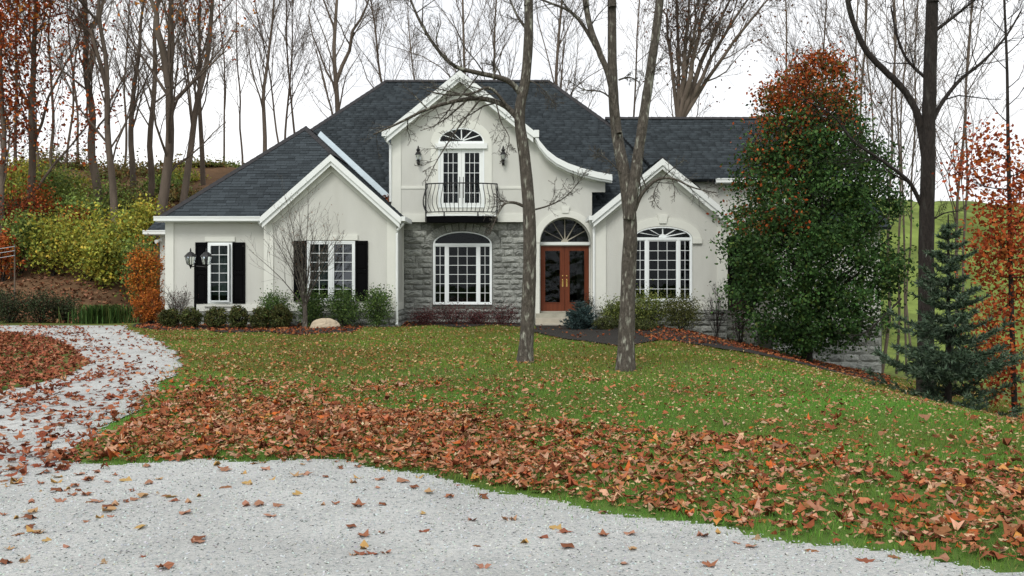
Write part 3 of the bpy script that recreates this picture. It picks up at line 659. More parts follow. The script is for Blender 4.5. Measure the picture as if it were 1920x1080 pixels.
# entrance -----------------------------------------------------------
Ye = 33.2; zd0 = gz(583.5, Ye); zd1 = gz(461, Ye)
arch_band(cxe, zse, rxe - .0, zte - zse - .0, rxe + .22, zte - zse + .22, Yd - .05, Yd - .001)
part(MB().poly([[(cxe - .10, zte + .13), (cxe + .10, zte + .13), (cxe + .14, zte + .34), (cxe - .14, zte + .34)]], Yd - .08, Yd - .0015), 'keystone', 'cream')
part(MB().box(cxe - rxe - .125, cxe - rxe - .005, Yd - .03, Yd - .001, -.1, zse), 'door_casing', 'cream')
part(MB().box(cxe + rxe + .005, cxe + rxe + .09, Yd - .03, Yd - .001, -.1, zse), 'door_casing', 'cream')
ew = part(MB().poly([[(cxe - rxe - .1, zd0 - .05), (cxe + rxe + .1, zd0 - .05), (cxe + rxe + .1, zse)] + arc(cxe, zse, rxe + .1, zte - zse + .1, 0, math.pi)[1:-1] + [(cxe - rxe - .1, zse)], rect(cxe - rxe + .035, cxe + rxe - .035, zd0, zd1), arc(cxe, zd1 + .13, rxe - .04, zte - zd1 - .17, 0, math.pi)], Ye - .02, Ye + .12), 'transom_window', 'cream')
part(MB().box(cxe - rxe + .002, cxe + rxe - .002, Ye - .10, Ye - .021, zd1 + .03, zd1 + .12), 'transom_bar', 'white', ew)
fan(ew, cxe, zd1 + .13, rxe - .04, zte - zd1 - .17, Ye + .03, 6, 'concrete', 'leaded', hub=True, bar=.010)
for k, (a, b) in enumerate(((cxe - rxe + .037, cxe - .004), (cxe + .004, cxe + rxe - .037))):
    d = part(MB().poly([rect(a, b, zd0 + .004, zd1 - .003), rect(a + .13, b - .13, zd0 + .27, zd1 - .14)], Ye, Ye + .06), 'door', 'door_wood')
    part(MB().poly([rect(a + .132, b - .132, zd0 + .272, zd1 - .142), rect(a + .155, b - .155, zd0 + .295, zd1 - .165)], Ye - .014, Ye + .05), 'glazing_bead', 'door_wood', d)
    part(MB().box(a + .156, b - .156, Ye + .02, Ye + .03, zd0 + .296, zd1 - .166), 'pane', 'leaded', d)
    hx = b - .065 if k == 0 else a + .065
    part(MB().box(hx - .022, hx + .022, Ye - .012, Ye - .001, zd0 + .82, zd0 + 1.06).tube([(hx, Ye - .012, zd0 + .86), (hx, Ye - .06, zd0 + .88), (hx, Ye - .06, zd0 + .98), (hx, Ye - .012, zd0 + 1.0)], .011, 6).lathe(hx, Ye - .03, [(.02, zd0 + 1.02), (.028, zd0 + 1.045), (.02, zd0 + 1.07)], 8), 'handle', 'brass', d)
    part(MB().lathe(hx, Ye - .015, [(.018, zd0 + 1.15), (.026, zd0 + 1.175), (.018, zd0 + 1.20)], 8), 'deadbolt', 'brass', d)
part(MB().box(gx(1004, 32.9), 2.62, 32.55, 33.3, -.2, zd0 - .055).box(cxe - rxe, cxe + rxe, Ye - .12, Ye + .1, zd0 - .054, zd0 - .004), 'step', 'footing')
part(MB().box(gx(1004, 32.2), 2.58, 31.75, 32.549, -.2, .20), 'step', 'concrete')
part(MB().box(gx(1004, 31.4), 2.55, 31.15, 31.749, -.2, .05), 'step', 'concrete')

# ------------------------------------------------------------------ lamp post
lx, ly = gx(366, 30.2), 30.2; lz = T(lx, ly)
lp = thing('lamp_post', 'black lamp post with two lanterns in front of the left shuttered window', 'lamp post', (lx, ly, lz))
zc = gz(499, 30.2)
MB().tube([(lx, ly, lz - .1), (lx, ly, lz + .25)], .055, 10).tube([(lx, ly, lz + .25), (lx, ly, zc + .1)], .035, 10).build('post', M['black_paint'], lp, (lx, ly, lz))
def lan(dx, s):
    x = lx + dx; z = zc + .05; o = MB().lathe(x, ly, [(.012, z - .13), (.03, z - .07), (.05, z - .03), (.11, z)], 6).tube([(lx, ly, z - .05), (x, ly, z - .08)], .018, 6).build('lantern', M['iron'], lp, (lx, ly, lz))
    m = MB().lathe(x, ly, [(.105, z + .002), (.165, z + .23)], 6); m.build('lantern_glass', M['lantern_glass'], o, (lx, ly, lz))
    m = MB()
    for k in range(6):
        a = math.pi / 3 * k; m.tube([(x + .108 * math.cos(a), ly + .108 * math.sin(a), z), (x + .17 * math.cos(a), ly + .17 * math.sin(a), z + .235)], .009, 4)
    m.lathe(x, ly, [(.20, z + .235), (.18, z + .27), (.09, z + .36), (.05, z + .38), (.02, z + .40), (.03, z + .43), (.008, z + .5)], 6).build('lantern_cap', M['iron'], o, (lx, ly, lz))
lan(-.14, 1); lan(.34, 1)

# ------------------------------------------------------------------ boulder
bxp, byp = gx(607, 29.2), 29.2
bm_ = MB(); n = 0; nu, nv = 18, 9; rr = random.Random(3)
for j in range(nv + 1):
    for i in range(nu):
        a = 2 * math.pi * i / nu; e = math.pi / 2 * j / nv; q = 1 + .14 * math.sin(2 * a + 1) + .09 * math.sin(5 * a + 3 * e) + rr.uniform(-.04, .04)
        bm_.v.append((bxp + .40 * q * math.cos(a) * math.cos(e) ** .8 + .06 * math.sin(e), byp + .3 * q * math.sin(a) * math.cos(e) ** .8, T(bxp, byp) - .04 + .34 * math.sin(e) * (.85 + .15 * q)))
for j in range(nv):
    for i in range(nu): a = j * nu + i; b = j * nu + (i + 1) % nu; bm_.f.append((a, b, b + nu, a + nu))
tag(bm_.build('boulder', M['boulder'], None, (0, 0, 0)), 'tan rounded boulder lying in the leafy bed below the twin window', 'boulder')

# ------------------------------------------------------------------ trees: tubes gathered by length, built in one go
class Tubes:
    def __init__(s): s.g = {}
    def add(s, pts, rad, k): s.g.setdefault((len(pts), k), []).append((pts, rad))
    def arrays(s):
        V, F, off = [], [], 0
        for (n, k), L in s.g.items():
            P = np.array([p for p, _ in L]); R = np.array([r for _, r in L])
            D = np.empty_like(P); D[:, 1:-1] = P[:, 2:] - P[:, :-2]; D[:, 0] = P[:, 1] - P[:, 0]; D[:, -1] = P[:, -1] - P[:, -2]
            D /= np.linalg.norm(D, axis=2, keepdims=True) + 1e-9
            ref = np.where(np.abs(D[:, :1, 2:]) > .85, np.array([1., 0, 0]), np.array([0, 0, 1.])); ref = np.broadcast_to(ref, D.shape)
            U = np.cross(D, ref); U /= np.linalg.norm(U, axis=2, keepdims=True) + 1e-9; Wv = np.cross(D, U)
            a = np.arange(k) * 2 * math.pi / k
            ring = P[:, :, None] + R[:, :, None, None] * (U[:, :, None] * np.cos(a)[None, None, :, None] + Wv[:, :, None] * np.sin(a)[None, None, :, None])
            m = len(L); V.append(ring.reshape(-1, 3))
            b = np.arange(m)[:, None, None] * n * k + np.arange(n - 1)[None, :, None] * k; j = np.arange(k); jn = (j + 1) % k
            F.append(np.stack([b + j, b + jn, b + jn + k, b + j + k], 3).reshape(-1, 4) + off); off += m * n * k
        return np.concatenate(V), np.concatenate(F)
    def build(s, name, m, parent, org):
        V, F = s.arrays(); me = mesh_np(name, V - np.array(org), F); me.polygons.foreach_set('use_smooth', [True] * len(me.polygons)); return link(name, me, M[m], parent)

def unit(v): return v / (np.linalg.norm(v) + 1e-9)
def grow(tb, r, pts, r0, r1, lvl, P, tips):
    pts = np.asarray(pts, float); n = len(pts); rad = np.linspace(r0, r1, n)
    tb.add(pts, rad, (10, 5, 3, 3, 3)[min(lvl, 4)])
    if lvl >= P['max']: tips.append(pts[-1]); tips.append(pts[n // 2]); return
    seg = np.linalg.norm(np.diff(pts, axis=0), axis=1); L = seg.sum(); cum = np.concatenate([[0], np.cumsum(seg)]) / L
    cnt = P['n'][lvl]; cnt = int(cnt * r.uniform(.8, 1.2)) + 1
    for c in range(cnt):
        t = P['t0'][lvl] + (1 - P['t0'][lvl]) * ((c + r.uniform(0, 1)) / cnt); t = min(t, .985)
        i = min(np.searchsorted(cum, t) - 1, n - 2); i = max(i, 0); f = (t - cum[i]) / (cum[i + 1] - cum[i] + 1e-9)
        p = pts[i] + (pts[i + 1] - pts[i]) * f; d = unit(pts[i + 1] - pts[i]); rr_ = r0 + (r1 - r0) * t
        ax = unit(np.cross(d, r.normal(size=3))); ang = math.radians(r.uniform(*P['ang'][lvl]))
        nd = unit(d * math.cos(ang) + ax * math.sin(ang) + np.array([0, 0, P['up'][lvl]]))
        ln = P['len'][lvl] * L * (1.15 - .75 * t) * r.uniform(.65, 1.25) if lvl or not P.get('abs') else P['abs'] * (1.2 - .6 * t) * r.uniform(.6, 1.2)
        cr = min(rr_ * r.uniform(.3, .55), ln * P.get('cr', .022) + .003); cr = max(cr, P['rmin'])
        k = (6, 5, 3, 3)[min(lvl, 3)]; q = [p]; cd = nd
        for s in range(k - 1):
            cd = unit(cd + r.normal(size=3) * P['wob'] + np.array([0, 0, P['trop']])); q.append(q[-1] + cd * ln / (k - 1))
        grow(tb, r, q, cr, max(cr * .3, P['rmin'] * .8), lvl + 1, P, tips)
def smooth_path(ctrl, n):
    c = np.asarray(ctrl, float); k = len(c); t = np.linspace(0, k - 1, n); out = []
    for u in t:
        i = min(int(u), k - 2); f = u - i; p0, p1, p2, p3 = c[max(i - 1, 0)], c[i], c[i + 1], c[min(i + 2, k - 1)]
        out.append(.5 * (2 * p1 + (p2 - p0) * f + (2 * p0 - 5 * p1 + 4 * p2 - p3) * f * f + (3 * p1 - p0 - 3 * p2 + p3) * f ** 3))
    return np.array(out)
def pxpath(pts, Y, dep=0): return [(gx(a, Y + dep * i), Y + dep * i, gz(b, Y + dep * i)) for i, (a, b) in enumerate(pts)]

# leaves: many small folded faces
LT = np.array([[0, 0, 0], [.5, .32, .10], [1, 0, .0], [.5, -.32, .10]])
def rotmats(n, r, tilt=None):
    if tilt is None:
        q = r.normal(size=(n, 4)); q /= np.linalg.norm(q, axis=1, keepdims=True); w, x, y, z = q.T
        return np.stack([np.stack([1 - 2 * (y * y + z * z), 2 * (x * y - z * w), 2 * (x * z + y * w)], 1), np.stack([2 * (x * y + z * w), 1 - 2 * (x * x + z * z), 2 * (y * z - x * w)], 1), np.stack([2 * (x * z - y * w), 2 * (y * z + x * w), 1 - 2 * (x * x + y * y)], 1)], 1)
    a = r.uniform(0, 2 * math.pi, n); b = r.normal(0, tilt, n); c = r.normal(0, tilt, n)
    ca, sa, cb, sb, cc, sc = np.cos(a), np.sin(a), np.cos(b), np.sin(b), np.cos(c), np.sin(c); o = np.zeros(n); l = np.ones(n)
    Z = np.stack([np.stack([ca, -sa, o], 1), np.stack([sa, ca, o], 1), np.stack([o, o, l], 1)], 1); X = np.stack([np.stack([l, o, o], 1), np.stack([o, cb, -sb], 1), np.stack([o, sb, cb], 1)], 1); Yv = np.stack([np.stack([cc, o, sc], 1), np.stack([o, l, o], 1), np.stack([-sc, o, cc], 1)], 1)
    return Z @ X @ Yv
def leaves_mesh(name, pos, size, col, r, tmpl=LT, faces=((0, 1, 2), (0, 2, 3)), tilt=None, org=(0, 0, 0), curl=None):
    n = len(pos); R = rotmats(n, r, tilt); K = len(tmpl)
    t = np.broadcast_to(tmpl, (n, K, 3)).copy()
    if curl is not None:
        t += r.normal(0, 1, t.shape) * np.array([.045, .045, .075]); xm = .5 * (tmpl[:, 0].max() + tmpl[:, 0].min()); t[:, :, 2] += curl[:, None] * (t[:, :, 0] - xm) ** 2 * 1.6 * r.choice((1, 1, -1), n)[:, None] + (curl * r.uniform(-1.4, 1.4, n))[:, None] * t[:, :, 1] ** 2 * 2.4
    t *= np.asarray(size)[:, None, None]
    V = np.einsum('nij,nkj->nki', R, t) + pos[:, None, :] - np.array(org)
    F = (np.arange(n)[:, None, None] * K + np.array(faces)[None]).reshape(-1, len(faces[0]))
    me = mesh_np(name, V.reshape(-1, 3), F); set_col(me, np.repeat(col, K, axis=0)); return me
def pal(r, n, cols, wts, jit=.25):
    c = np.array(cols)[r.choice(len(cols), n, p=np.array(wts) / sum(wts))]; return c * (1 + r.uniform(-jit, jit, (n, 1))) * (1 + r.uniform(-.08, .08, (n, 3)))

RED = [(.30, .06, .018), (.40, .10, .024), (.18, .042, .018), (.42, .17, .035)]
def add_leaves(parent, org, tips, n, spread, size, cols, wts, r, name='foliage', m='leaf'):
    tips = np.array(tips); p = tips[r.integers(0, len(tips), n)] + r.normal(0, spread, (n, 3))
    return link(name, leaves_mesh(name, p, r.uniform(*size, n), pal(r, n, cols, wts), r, org=org), M[m], parent)

# --- the two lawn trees and the dark tree beside the spruce
def hero(name, label, stems, limbs, Y, seed, m, P, extra=None):
    r = np.random.default_rng(seed); p0 = pxpath([stems[0][0][0]], Y)[0]; base = (p0[0], Y, T(p0[0], Y))
    root = thing(name, label, 'tree', base); tb = Tubes(); tips = []
    for k, (pts, w0, w1) in enumerate(stems):
        q = pxpath(pts, Y)
        if k == 0: q[0] = (q[0][0], Y, base[2] - .15)
        q = smooth_path(q, len(q) * 4); n = len(q); rad = np.linspace(w0, w1, n) * Y / FPX / 2 * (1 + r.normal(0, .025, n))
        if k == 0: rad[:3] *= (1.45, 1.22, 1.08)
        q[:, 1] += np.cumsum(r.normal(0, .02, n)); tb.add(q, rad, 12)
    th = Tubes()
    for k, (pts, w0, w1, dep) in enumerate(limbs):
        q = smooth_path(pxpath(pts, Y, dep), len(pts) * 3); grow(th, r, q, w0 * Y / FPX / 2, w1 * Y / FPX / 2, 1, P, tips)
    for k, (pts, w0, w1) in enumerate(stems):             # crown above and out of frame, from each stem
        q = smooth_path(pxpath(pts, Y), 8); top = q[-1]; d = unit(q[-1] - q[-3])
        up = [top + d * s + np.array([r.normal(0, .15) * s * .3, r.normal(0, .15) * s * .3, 0]) for s in np.linspace(-.3, 5.5, 8)]
        grow(th, r, up, w1 * Y / FPX / 2, .03, 0, dict(P, t0=(.05, .2, .15, .1)), tips)
    tb.build('trunk', m, root, base); th.build('limbs', m, root, base); return root, base, tips
PH = dict(max=4, n=(5, 11, 7, 4, 0), t0=(.3, .15, .15, .15), ang=((35, 65), (25, 65), (25, 60), (20, 55)), up=(.1, .05, .0, .0), len=(.5, .42, .45, .45), wob=.16, trop=.0, rmin=.0028)
hero('lawn_tree', 'bare grey lawn tree whose long low limb crosses the balcony gable', [
    ([(983, 684), (989, 610), (993, 500), (992, 400), (984, 300), (974, 215), (985, 150), (991, 70), (991, -20)], 28, 16)],
    [([(974, 225), (945, 197), (905, 185), (860, 188), (800, 205), (745, 232), (700, 252)], 13, 3, .06), ([(980, 180), (962, 158), (940, 146), (890, 135), (850, 122), (815, 85), (785, 35), (765, -15)], 13, 4, -.05),
     ([(985, 388), (965, 380), (945, 383), (930, 410), (918, 440)], 7, 2, -.06), ([(955, 205), (920, 165), (885, 175), (840, 178), (800, 170)], 7, 2, -.1), ([(900, 187), (870, 225), (845, 260), (820, 300), (800, 340)], 4, 1.5, -.1), ([(930, 192), (940, 230), (955, 260), (945, 300)], 3, 1, -.1),
     ([(994, 395), (1030, 385), (1065, 365), (1100, 320)], 4, 1, .08), ([(985, 150), (1010, 160), (1045, 200)], 3, 1, -.08), ([(992, 60), (970, 30), (950, -15)], 7, 3, .05), ([(940, 146), (930, 125), (905, 118)], 4, 1.5, .1)], 18.0, 11, 'bark', PH)
hero('lawn_tree', 'lichen-spotted forked lawn tree standing before the right gable window', [
    ([(1172, 704), (1176, 600), (1180, 500), (1182, 420), (1174, 340), (1162, 270), (1154, 200), (1150, 120), (1148, -20)], 32, 16), ([(1179, 410), (1184, 365), (1191, 325), (1200, 265), (1213, 180), (1226, 90), (1240, -20)], 24, 15), ([(1161, 250), (1153, 200), (1141, 142), (1122, 95), (1105, 45), (1095, -20)], 12, 11)],
    [([(1190, 395), (1203, 365), (1230, 338), (1262, 335), (1300, 352), (1345, 362)], 9, 1.5, -.05), ([(1120, 92), (1095, 50), (1070, 22), (1030, 5), (990, -10)], 9, 3, .05), ([(1152, 190), (1128, 172), (1095, 168), (1065, 150)], 4, 1.5, -.06), ([(1170, 330), (1140, 300), (1105, 280)], 3, 1, -.06),
     ([(1160, 150), (1180, 145), (1200, 155)], 4, 2, .04), ([(1215, 170), (1225, 130), (1250, 105)], 4, 1.5, -.08), ([(1240, 335), (1225, 365), (1235, 390)], 2, 1, -.05)], 17.0, 12, 'bark', PH)
hero('tall_tree', 'tall dark-barked bare tree rising behind the blue spruce', [
    ([(1735, 745), (1736, 600), (1737, 450), (1738, 330), (1741, 200), (1745, 100), (1750, -20)], 31, 21), ([(1738, 330), (1733, 275), (1724, 225), (1705, 180), (1668, 140), (1625, 95), (1598, 30), (1585, -20)], 16, 9)],
    [([(1728, 385), (1708, 345), (1680, 320), (1645, 295), (1600, 265), (1560, 215), (1500, 185)], 9, 2, -.1), ([(1746, 235), (1765, 195), (1800, 150), (1840, 118), (1885, 70), (1915, 20)], 10, 3, .05), ([(1750, 60), (1790, 30), (1840, -10)], 8, 3, .05), ([(1740, 150), (1700, 110), (1680, 60), (1670, 10)], 7, 3, .08),
     ([(1735, 480), (1760, 475), (1800, 480), (1840, 472)], 5, 2, -.05), ([(1737, 420), (1770, 400), (1805, 395)], 4, 1.5, .1), ([(1690, 560), (1660, 590), (1620, 625), (1590, 628)], 4, 1.5, -.1)], 23.0, 13, 'bark_dark', PH)

# --- wood behind the house
PF = dict(cr=.014, max=3, n=(17, 8, 6, 0), t0=(.28, .2, .15), ang=((25, 55), (25, 55), (25, 55)), up=(.35, .22, .12), len=(.34, .5, .5), wob=.13, trop=.06, rmin=.007)
def near_label(px):
    for lim, t in ((60, 'slim bare tree beside the red-leaved tree in the wood'), (170, 'slim bare tree between the red-leaved tree and the thick straight trunk'), (290, 'slim bare tree behind the thick straight trunk on the bank'), (430, 'slim bare tree between the orange-tufted trees and the garage roof'),
                   (600, 'slim fine-twigged bare tree showing above the garage roof'), (820, 'slim bare tree showing above the main roof left of its gable'), (960, 'slim bare tree rising behind the peak of the balcony gable'), (1060, 'slim bare tree rising behind the main roof between both lawn trees'), (1250, 'slim bare tree behind the forked lawn tree')):
        if px < lim: return t
    return 'slim bare tree between the many-stemmed tree and the pear tree'
def far_tree(px0, pxt, w, Y, seed, label, H=None, leaves=None, fork=None, P=PF, group='bare trees of the wood behind the house', m='bark_far', name='bare_tree', t0=None):
    w = w * .82; r = np.random.default_rng(seed); x = gx(px0, Y); z = T(x, Y); base = (x, Y, z); label = near_label(px0) if label in ('LB', 'LR') else label; root = thing(name, label, 'tree', base, group)
    ztop = gz(0, Y); xt = gx(pxt, Y); H = H or (ztop - z) * r.uniform(1.15, 1.45); sl = (xt - x) / (ztop - z)
    hs_ = np.linspace(0, H, 9); wv = np.cumsum(r.normal(0, .12, 9)); wy = np.cumsum(r.normal(0, .15, 9)); wv[0] = wy[0] = 0
    pts = [(x + sl * h + wv[i] * .8, Y + wy[i], z + h - (.2 if i == 0 else 0)) for i, h in enumerate(hs_)]
    pts = smooth_path(pts, 18); tb = Tubes(); tips = []; Pq = dict(P)
    if t0 is not None: Pq['t0'] = (t0,) + tuple(P['t0'][1:])
    grow(tb, r, pts, w * Y / FPX / 2, max(.02, w * Y / FPX / 2 * .25), 0, Pq, tips)
    for (fy, fx, fw) in (fork or []):                      # a second stem leaving at picture height fy towards fx at the top
        h0 = gz(fy, Y) - z; i = int(np.clip(h0 / H * 17, 0, 15)); p = pts[i]; q = [p + (np.array([gx(fx, Y), Y + r.normal(0, 1), ztop + 1.5]) - p) * s + np.array([0, 0, .5 * math.sin(math.pi * s)]) for s in np.linspace(0, 1, 9)]
        grow(tb, r, q, fw * Y / FPX / 2, .02, 0, dict(Pq, n=(12,) + tuple(P['n'][1:]), t0=(.2,) + tuple(P['t0'][1:])), tips)
    tb.build('trunk', m, root, base)
    if leaves:
        n, sp, sz, cols, wts, zlo, zhi = leaves; tt = np.array(tips); tt = tt[(tt[:, 2] > zlo) & (tt[:, 2] < zhi)]
        if len(tt): add_leaves(root, base, tt, n, sp, sz, cols, wts, r, m='leaf_dry')
    return root
OAK = (.12, .22)
LB = 'LB'; GB = 'slim bare trees on the left bank'
LR = 'LR'; GR = 'slim bare trees behind the roof'
far_tree(52, 66, 19, 44, 21, 'tree with dense red-brown leaves at the left end of the wood', leaves=(5200, .45, OAK, RED, (3, 2, 3, 1), 5, 40), group=None, t0=.12)
far_tree(12, -15, 15, 42, 22, 'dark-trunked tree with dull red leaves beside the wire fence', leaves=(3800, .5, OAK, RED, (3, 1, 4, 1), 4, 40), group=None, t0=.1)
far_tree(186, 170, 21, 46, 23, 'thick straight trunk standing between leaning slim trees on the bank', group=None, fork=[(150, 215, 11)])
far_tree(222, 188, 19, 43, 24, 'grey tree leaning left over the thicket', group=None, fork=[(160, 130, 9)])
far_tree(250, 264, 15, 50, 25, LB, group=GB); far_tree(300, 318, 27, 43, 26, 'stout dark forked tree with orange leaf tufts in the wood', fork=[(150, 275, 17)], group=None, leaves=(700, .4, OAK, RED, (1, 3, 1, 3), 12, 40))
far_tree(278, 300, 15, 47, 27, LB, group=GB); far_tree(338, 398, 17, 47, 28, 'tree leaning right with orange leaves along its upper boughs', leaves=(900, .4, OAK, RED, (1, 3, 1, 3), 11, 40), group=None)
far_tree(381, 386, 12, 52, 29, LB, group=GB)
for i, (a, b, w, Y) in enumerate([(98, 110, 8, 52), (122, 150, 6, 56), (146, 128, 6, 58), (232, 250, 6, 60), (420, 405, 5, 62), (30, 38, 8, 55), (358, 350, 5, 60), (80, 70, 6, 50)]):
    far_tree(a, b, w, Y, 40 + i, LB, group=GB, leaves=(260, .4, OAK, RED, (2, 2, 2, 1), 8, 40) if i in (0, 2, 5, 7) else None)
far_tree(493, 503, 11, 60, 60, LR, group=GR); far_tree(634, 634, 17, 54, 61, 'straight grey trunk with one long rising limb, above the garage roof', fork=[(150, 722, 8)], group=None)
for i, (a, b, w, Y) in enumerate([(455, 440, 5, 64), (528, 548, 6, 62), (560, 545, 6, 63), (742, 700, 8, 60), (880, 868, 10, 58), (928, 918, 9, 60), (1020, 1038, 12, 50), (1180, 1195, 6, 62), (800, 760, 5, 64), (540, 480, 5, 61)]):
    far_tree(a, b, w, Y, 70 + i, LR, group=GR, P=dict(PF, n=(19, 8, 5, 0), rmin=.008))
BR = [(.13, .06, .03), (.17, .07, .03), (.10, .05, .03)]
far_tree(1300, 1262, 14, 50, 90, 'broad many-stemmed tree with brown leaf remnants behind the right roof ridge', P=dict(PF, t0=(.32, .2, .15)), fork=[(212, 1300, 12), (214, 1345, 12), (210, 1400, 12), (216, 1440, 10), (212, 1490, 9), (205, 1230, 8), (208, 1325, 9)], leaves=(1500, .45, (.12, .2), BR, (1, 1, 1), 9, 40), group=None)
far_tree(1470, 1485, 8, 54, 91, LR, group=GR, leaves=(300, .5, (.12, .2), BR, (1, 1, 1), 9, 40)); far_tree(1530, 1560, 7, 56, 92, LR, group=GR)
RT = 'thin pale bare tree at the edge of the green slope'; GT = 'thin bare trees by the slope'
for i, (a, b, w, Y) in enumerate([(1598, 1600, 6, 40), (1622, 1606, 7, 38), (1652, 1664, 8, 36), (1680, 1690, 6, 40), (1700, 1692, 5, 42), (1768, 1790, 8, 34), (1790, 1815, 6, 40), (1712, 1722, 5, 46), (1640, 1630, 5, 46)]):
    far_tree(a, b, w, Y, 100 + i, 'thin bare tree between the pear tree and the tall dark tree' if a < 1730 else 'thin bare tree between the tall dark tree and the rust-red tree', group=GT, P=dict(PF, n=(15, 6, 5, 0)))
r_ = np.random.default_rng(116); Yo = 20.5; xo = gx(1896, Yo); zo = T(xo, Yo); base = (xo, Yo, zo)
root = thing('oak_sapling', 'slender tree with clusters of rust-red leaves at the lawn edge', 'tree', base); tb = Tubes(); tips = []
tr = smooth_path(pxpath([(1903, 790), (1900, 690), (1896, 560), (1893, 400), (1890, 250), (1888, 120), (1882, -20)], Yo), 22); tr[0][2] = zo - .1; tb.add(tr, np.linspace(.065, .022, 22), 8)
OL = [(1900, 355, 1800, 330), (1895, 300, 1850, 270), (1898, 520, 1840, 500), (1900, 560, 1850, 590), (1900, 620, 1835, 610), (1902, 660, 1850, 675), (1902, 700, 1860, 650), (1897, 480, 1875, 460), (1895, 330, 1935, 300), (1897, 520, 1950, 500), (1900, 600, 1960, 590), (1902, 670, 1960, 660), (1898, 560, 1910, 540), (1894, 400, 1860, 385), (1894, 430, 1920, 400), (1895, 450, 1852, 440), (1895, 470, 1930, 450), (1894, 380, 1915, 350), (1903, 720, 1850, 715)]
for (a, b, c, d) in OL:
    q = smooth_path(pxpath([(a, b), ((a * .5 + c * .5), b * .5 + d * .5 + 8), (c, d)], Yo, r_.uniform(-.25, .25)), 6)
    tb2 = []; grow(tb, r_, q, .016, .005, 1, dict(PF, n=(0, 7, 4, 0), max=3, rmin=.003, len=(.5, .45, .5)), tips)
for b in np.linspace(230, -30, 9): 
    s = r_.choice((-1, 1)); q = smooth_path(pxpath([(1890, b), (1890 + s * 25, b - 25), (1890 + s * r_.uniform(35, 80), b - 75)], Yo, r_.uniform(-.2, .2)), 6); grow(tb, r_, q, .012, .004, 1, dict(PF, n=(0, 5, 4, 0), max=3, rmin=.003), [])
tb.build('trunk', 'bark_dark', root, base); add_leaves(root, base, tips, 6000, .24, (.06, .13), [(.34, .065, .02), (.44, .11, .026), (.22, .042, .018), (.38, .13, .035)], (3, 3, 2, 1), r_)

# ------------------------------------------------------------------ the pear tree with its reddened top
def crown_points(r, n, cx, Y, prof_y, prof_w, shell=.55):
    out = []
    py = r.uniform(prof_y[0], prof_y[-1], n * 3); hw = np.interp(py, prof_y, prof_w); keep = r.uniform(0, max(prof_w), n * 3) < hw; py, hw = py[keep][:n], hw[keep][:n]
    a = r.uniform(0, 2 * math.pi, len(py)); q = r.uniform(0, 1, len(py)) ** shell; s = Y / FPX
    return np.stack([gx(cx, Y) + hw * s * q * np.cos(a), Y + hw * s * q * np.sin(a) * .95, gz(py, Y)], 1)
r = np.random.default_rng(5); Yp = 28.0; bxp = gx(1513, Yp); base = (bxp, Yp, T(bxp, Yp))
pear = thing('pear_tree', 'dense green tree with a red-orange top beside the right gable', 'tree', base); tb = Tubes(); tips = []
tr = smooth_path([(bxp, Yp, base[2] - .1), (bxp, Yp, base[2] + 1.2), (bxp + .05, Yp, 3), (bxp, Yp, 5.5), (bxp - .05, Yp, 7.5)], 16)
PP = dict(max=2, n=(34, 8, 0), t0=(.12, .2), ang=((45, 80), (25, 55)), up=(.15, .1), len=(.3, .4), wob=.12, trop=.08, rmin=.006, abs=2.4)
grow(tb, r, tr, .17, .03, 0, PP, tips); tb.build('trunk', 'bark_dark', pear, base)
PY = [98, 115, 140, 180, 225, 300, 350, 420, 500, 560, 605, 635, 655]; PW = [10, 34, 62, 84, 102, 132, 146, 158, 156, 152, 130, 88, 40]
cen = crown_points(r, 900, 1520, Yp, PY, PW, .42); lump = .8 + .28 * np.sin(cen[:, 2] * 3.1 + cen[:, 0] * 2.3) 
cen[:, 0] += .12 * np.sin(cen[:, 2] * 4.3); n = 60000; ci = r.integers(0, len(cen), n)
csz = r.uniform(.12, .36, len(cen)); pos = cen[ci] + r.normal(0, 1, (n, 3)) * csz[ci][:, None] * np.array([1, 1, .7])
ppx, ppy = proj(pos[:, 0], pos[:, 1], pos[:, 2])
red_w = np.clip((300 - ppy + 30 * np.sin(pos[:, 0] * 3 + pos[:, 1] * 4) - .25 * (ppx - 1520)) / 190, 0, 1) ; cr_ = r.uniform(0, 1, len(cen)) * .6
green = pal(r, n, [(.042, .092, .024), (.062, .125, .032), (.026, .06, .018), (.085, .12, .026)], (4, 3, 3, 1), .25) * r.uniform(.5, 1.5, len(cen))[ci][:, None]
redc = pal(r, n, [(.34, .07, .018), (.44, .11, .026), (.20, .06, .02), (.14, .10, .025)], (3, 2, 2, 2), .25)
isred = (red_w > .55 * cr_[ci] + .6 * r.uniform(0, 1, n) + .06) | ((r.uniform(0, 1, n) < .26 * cr_[ci] * 1.6) & (ppy < 440) & (ppx < 1520))
col = np.where(isred[:, None], redc, green)
link('crown', leaves_mesh('crown', pos, r.uniform(.075, .135, n), col, r, org=base), M['leaf'], pear)

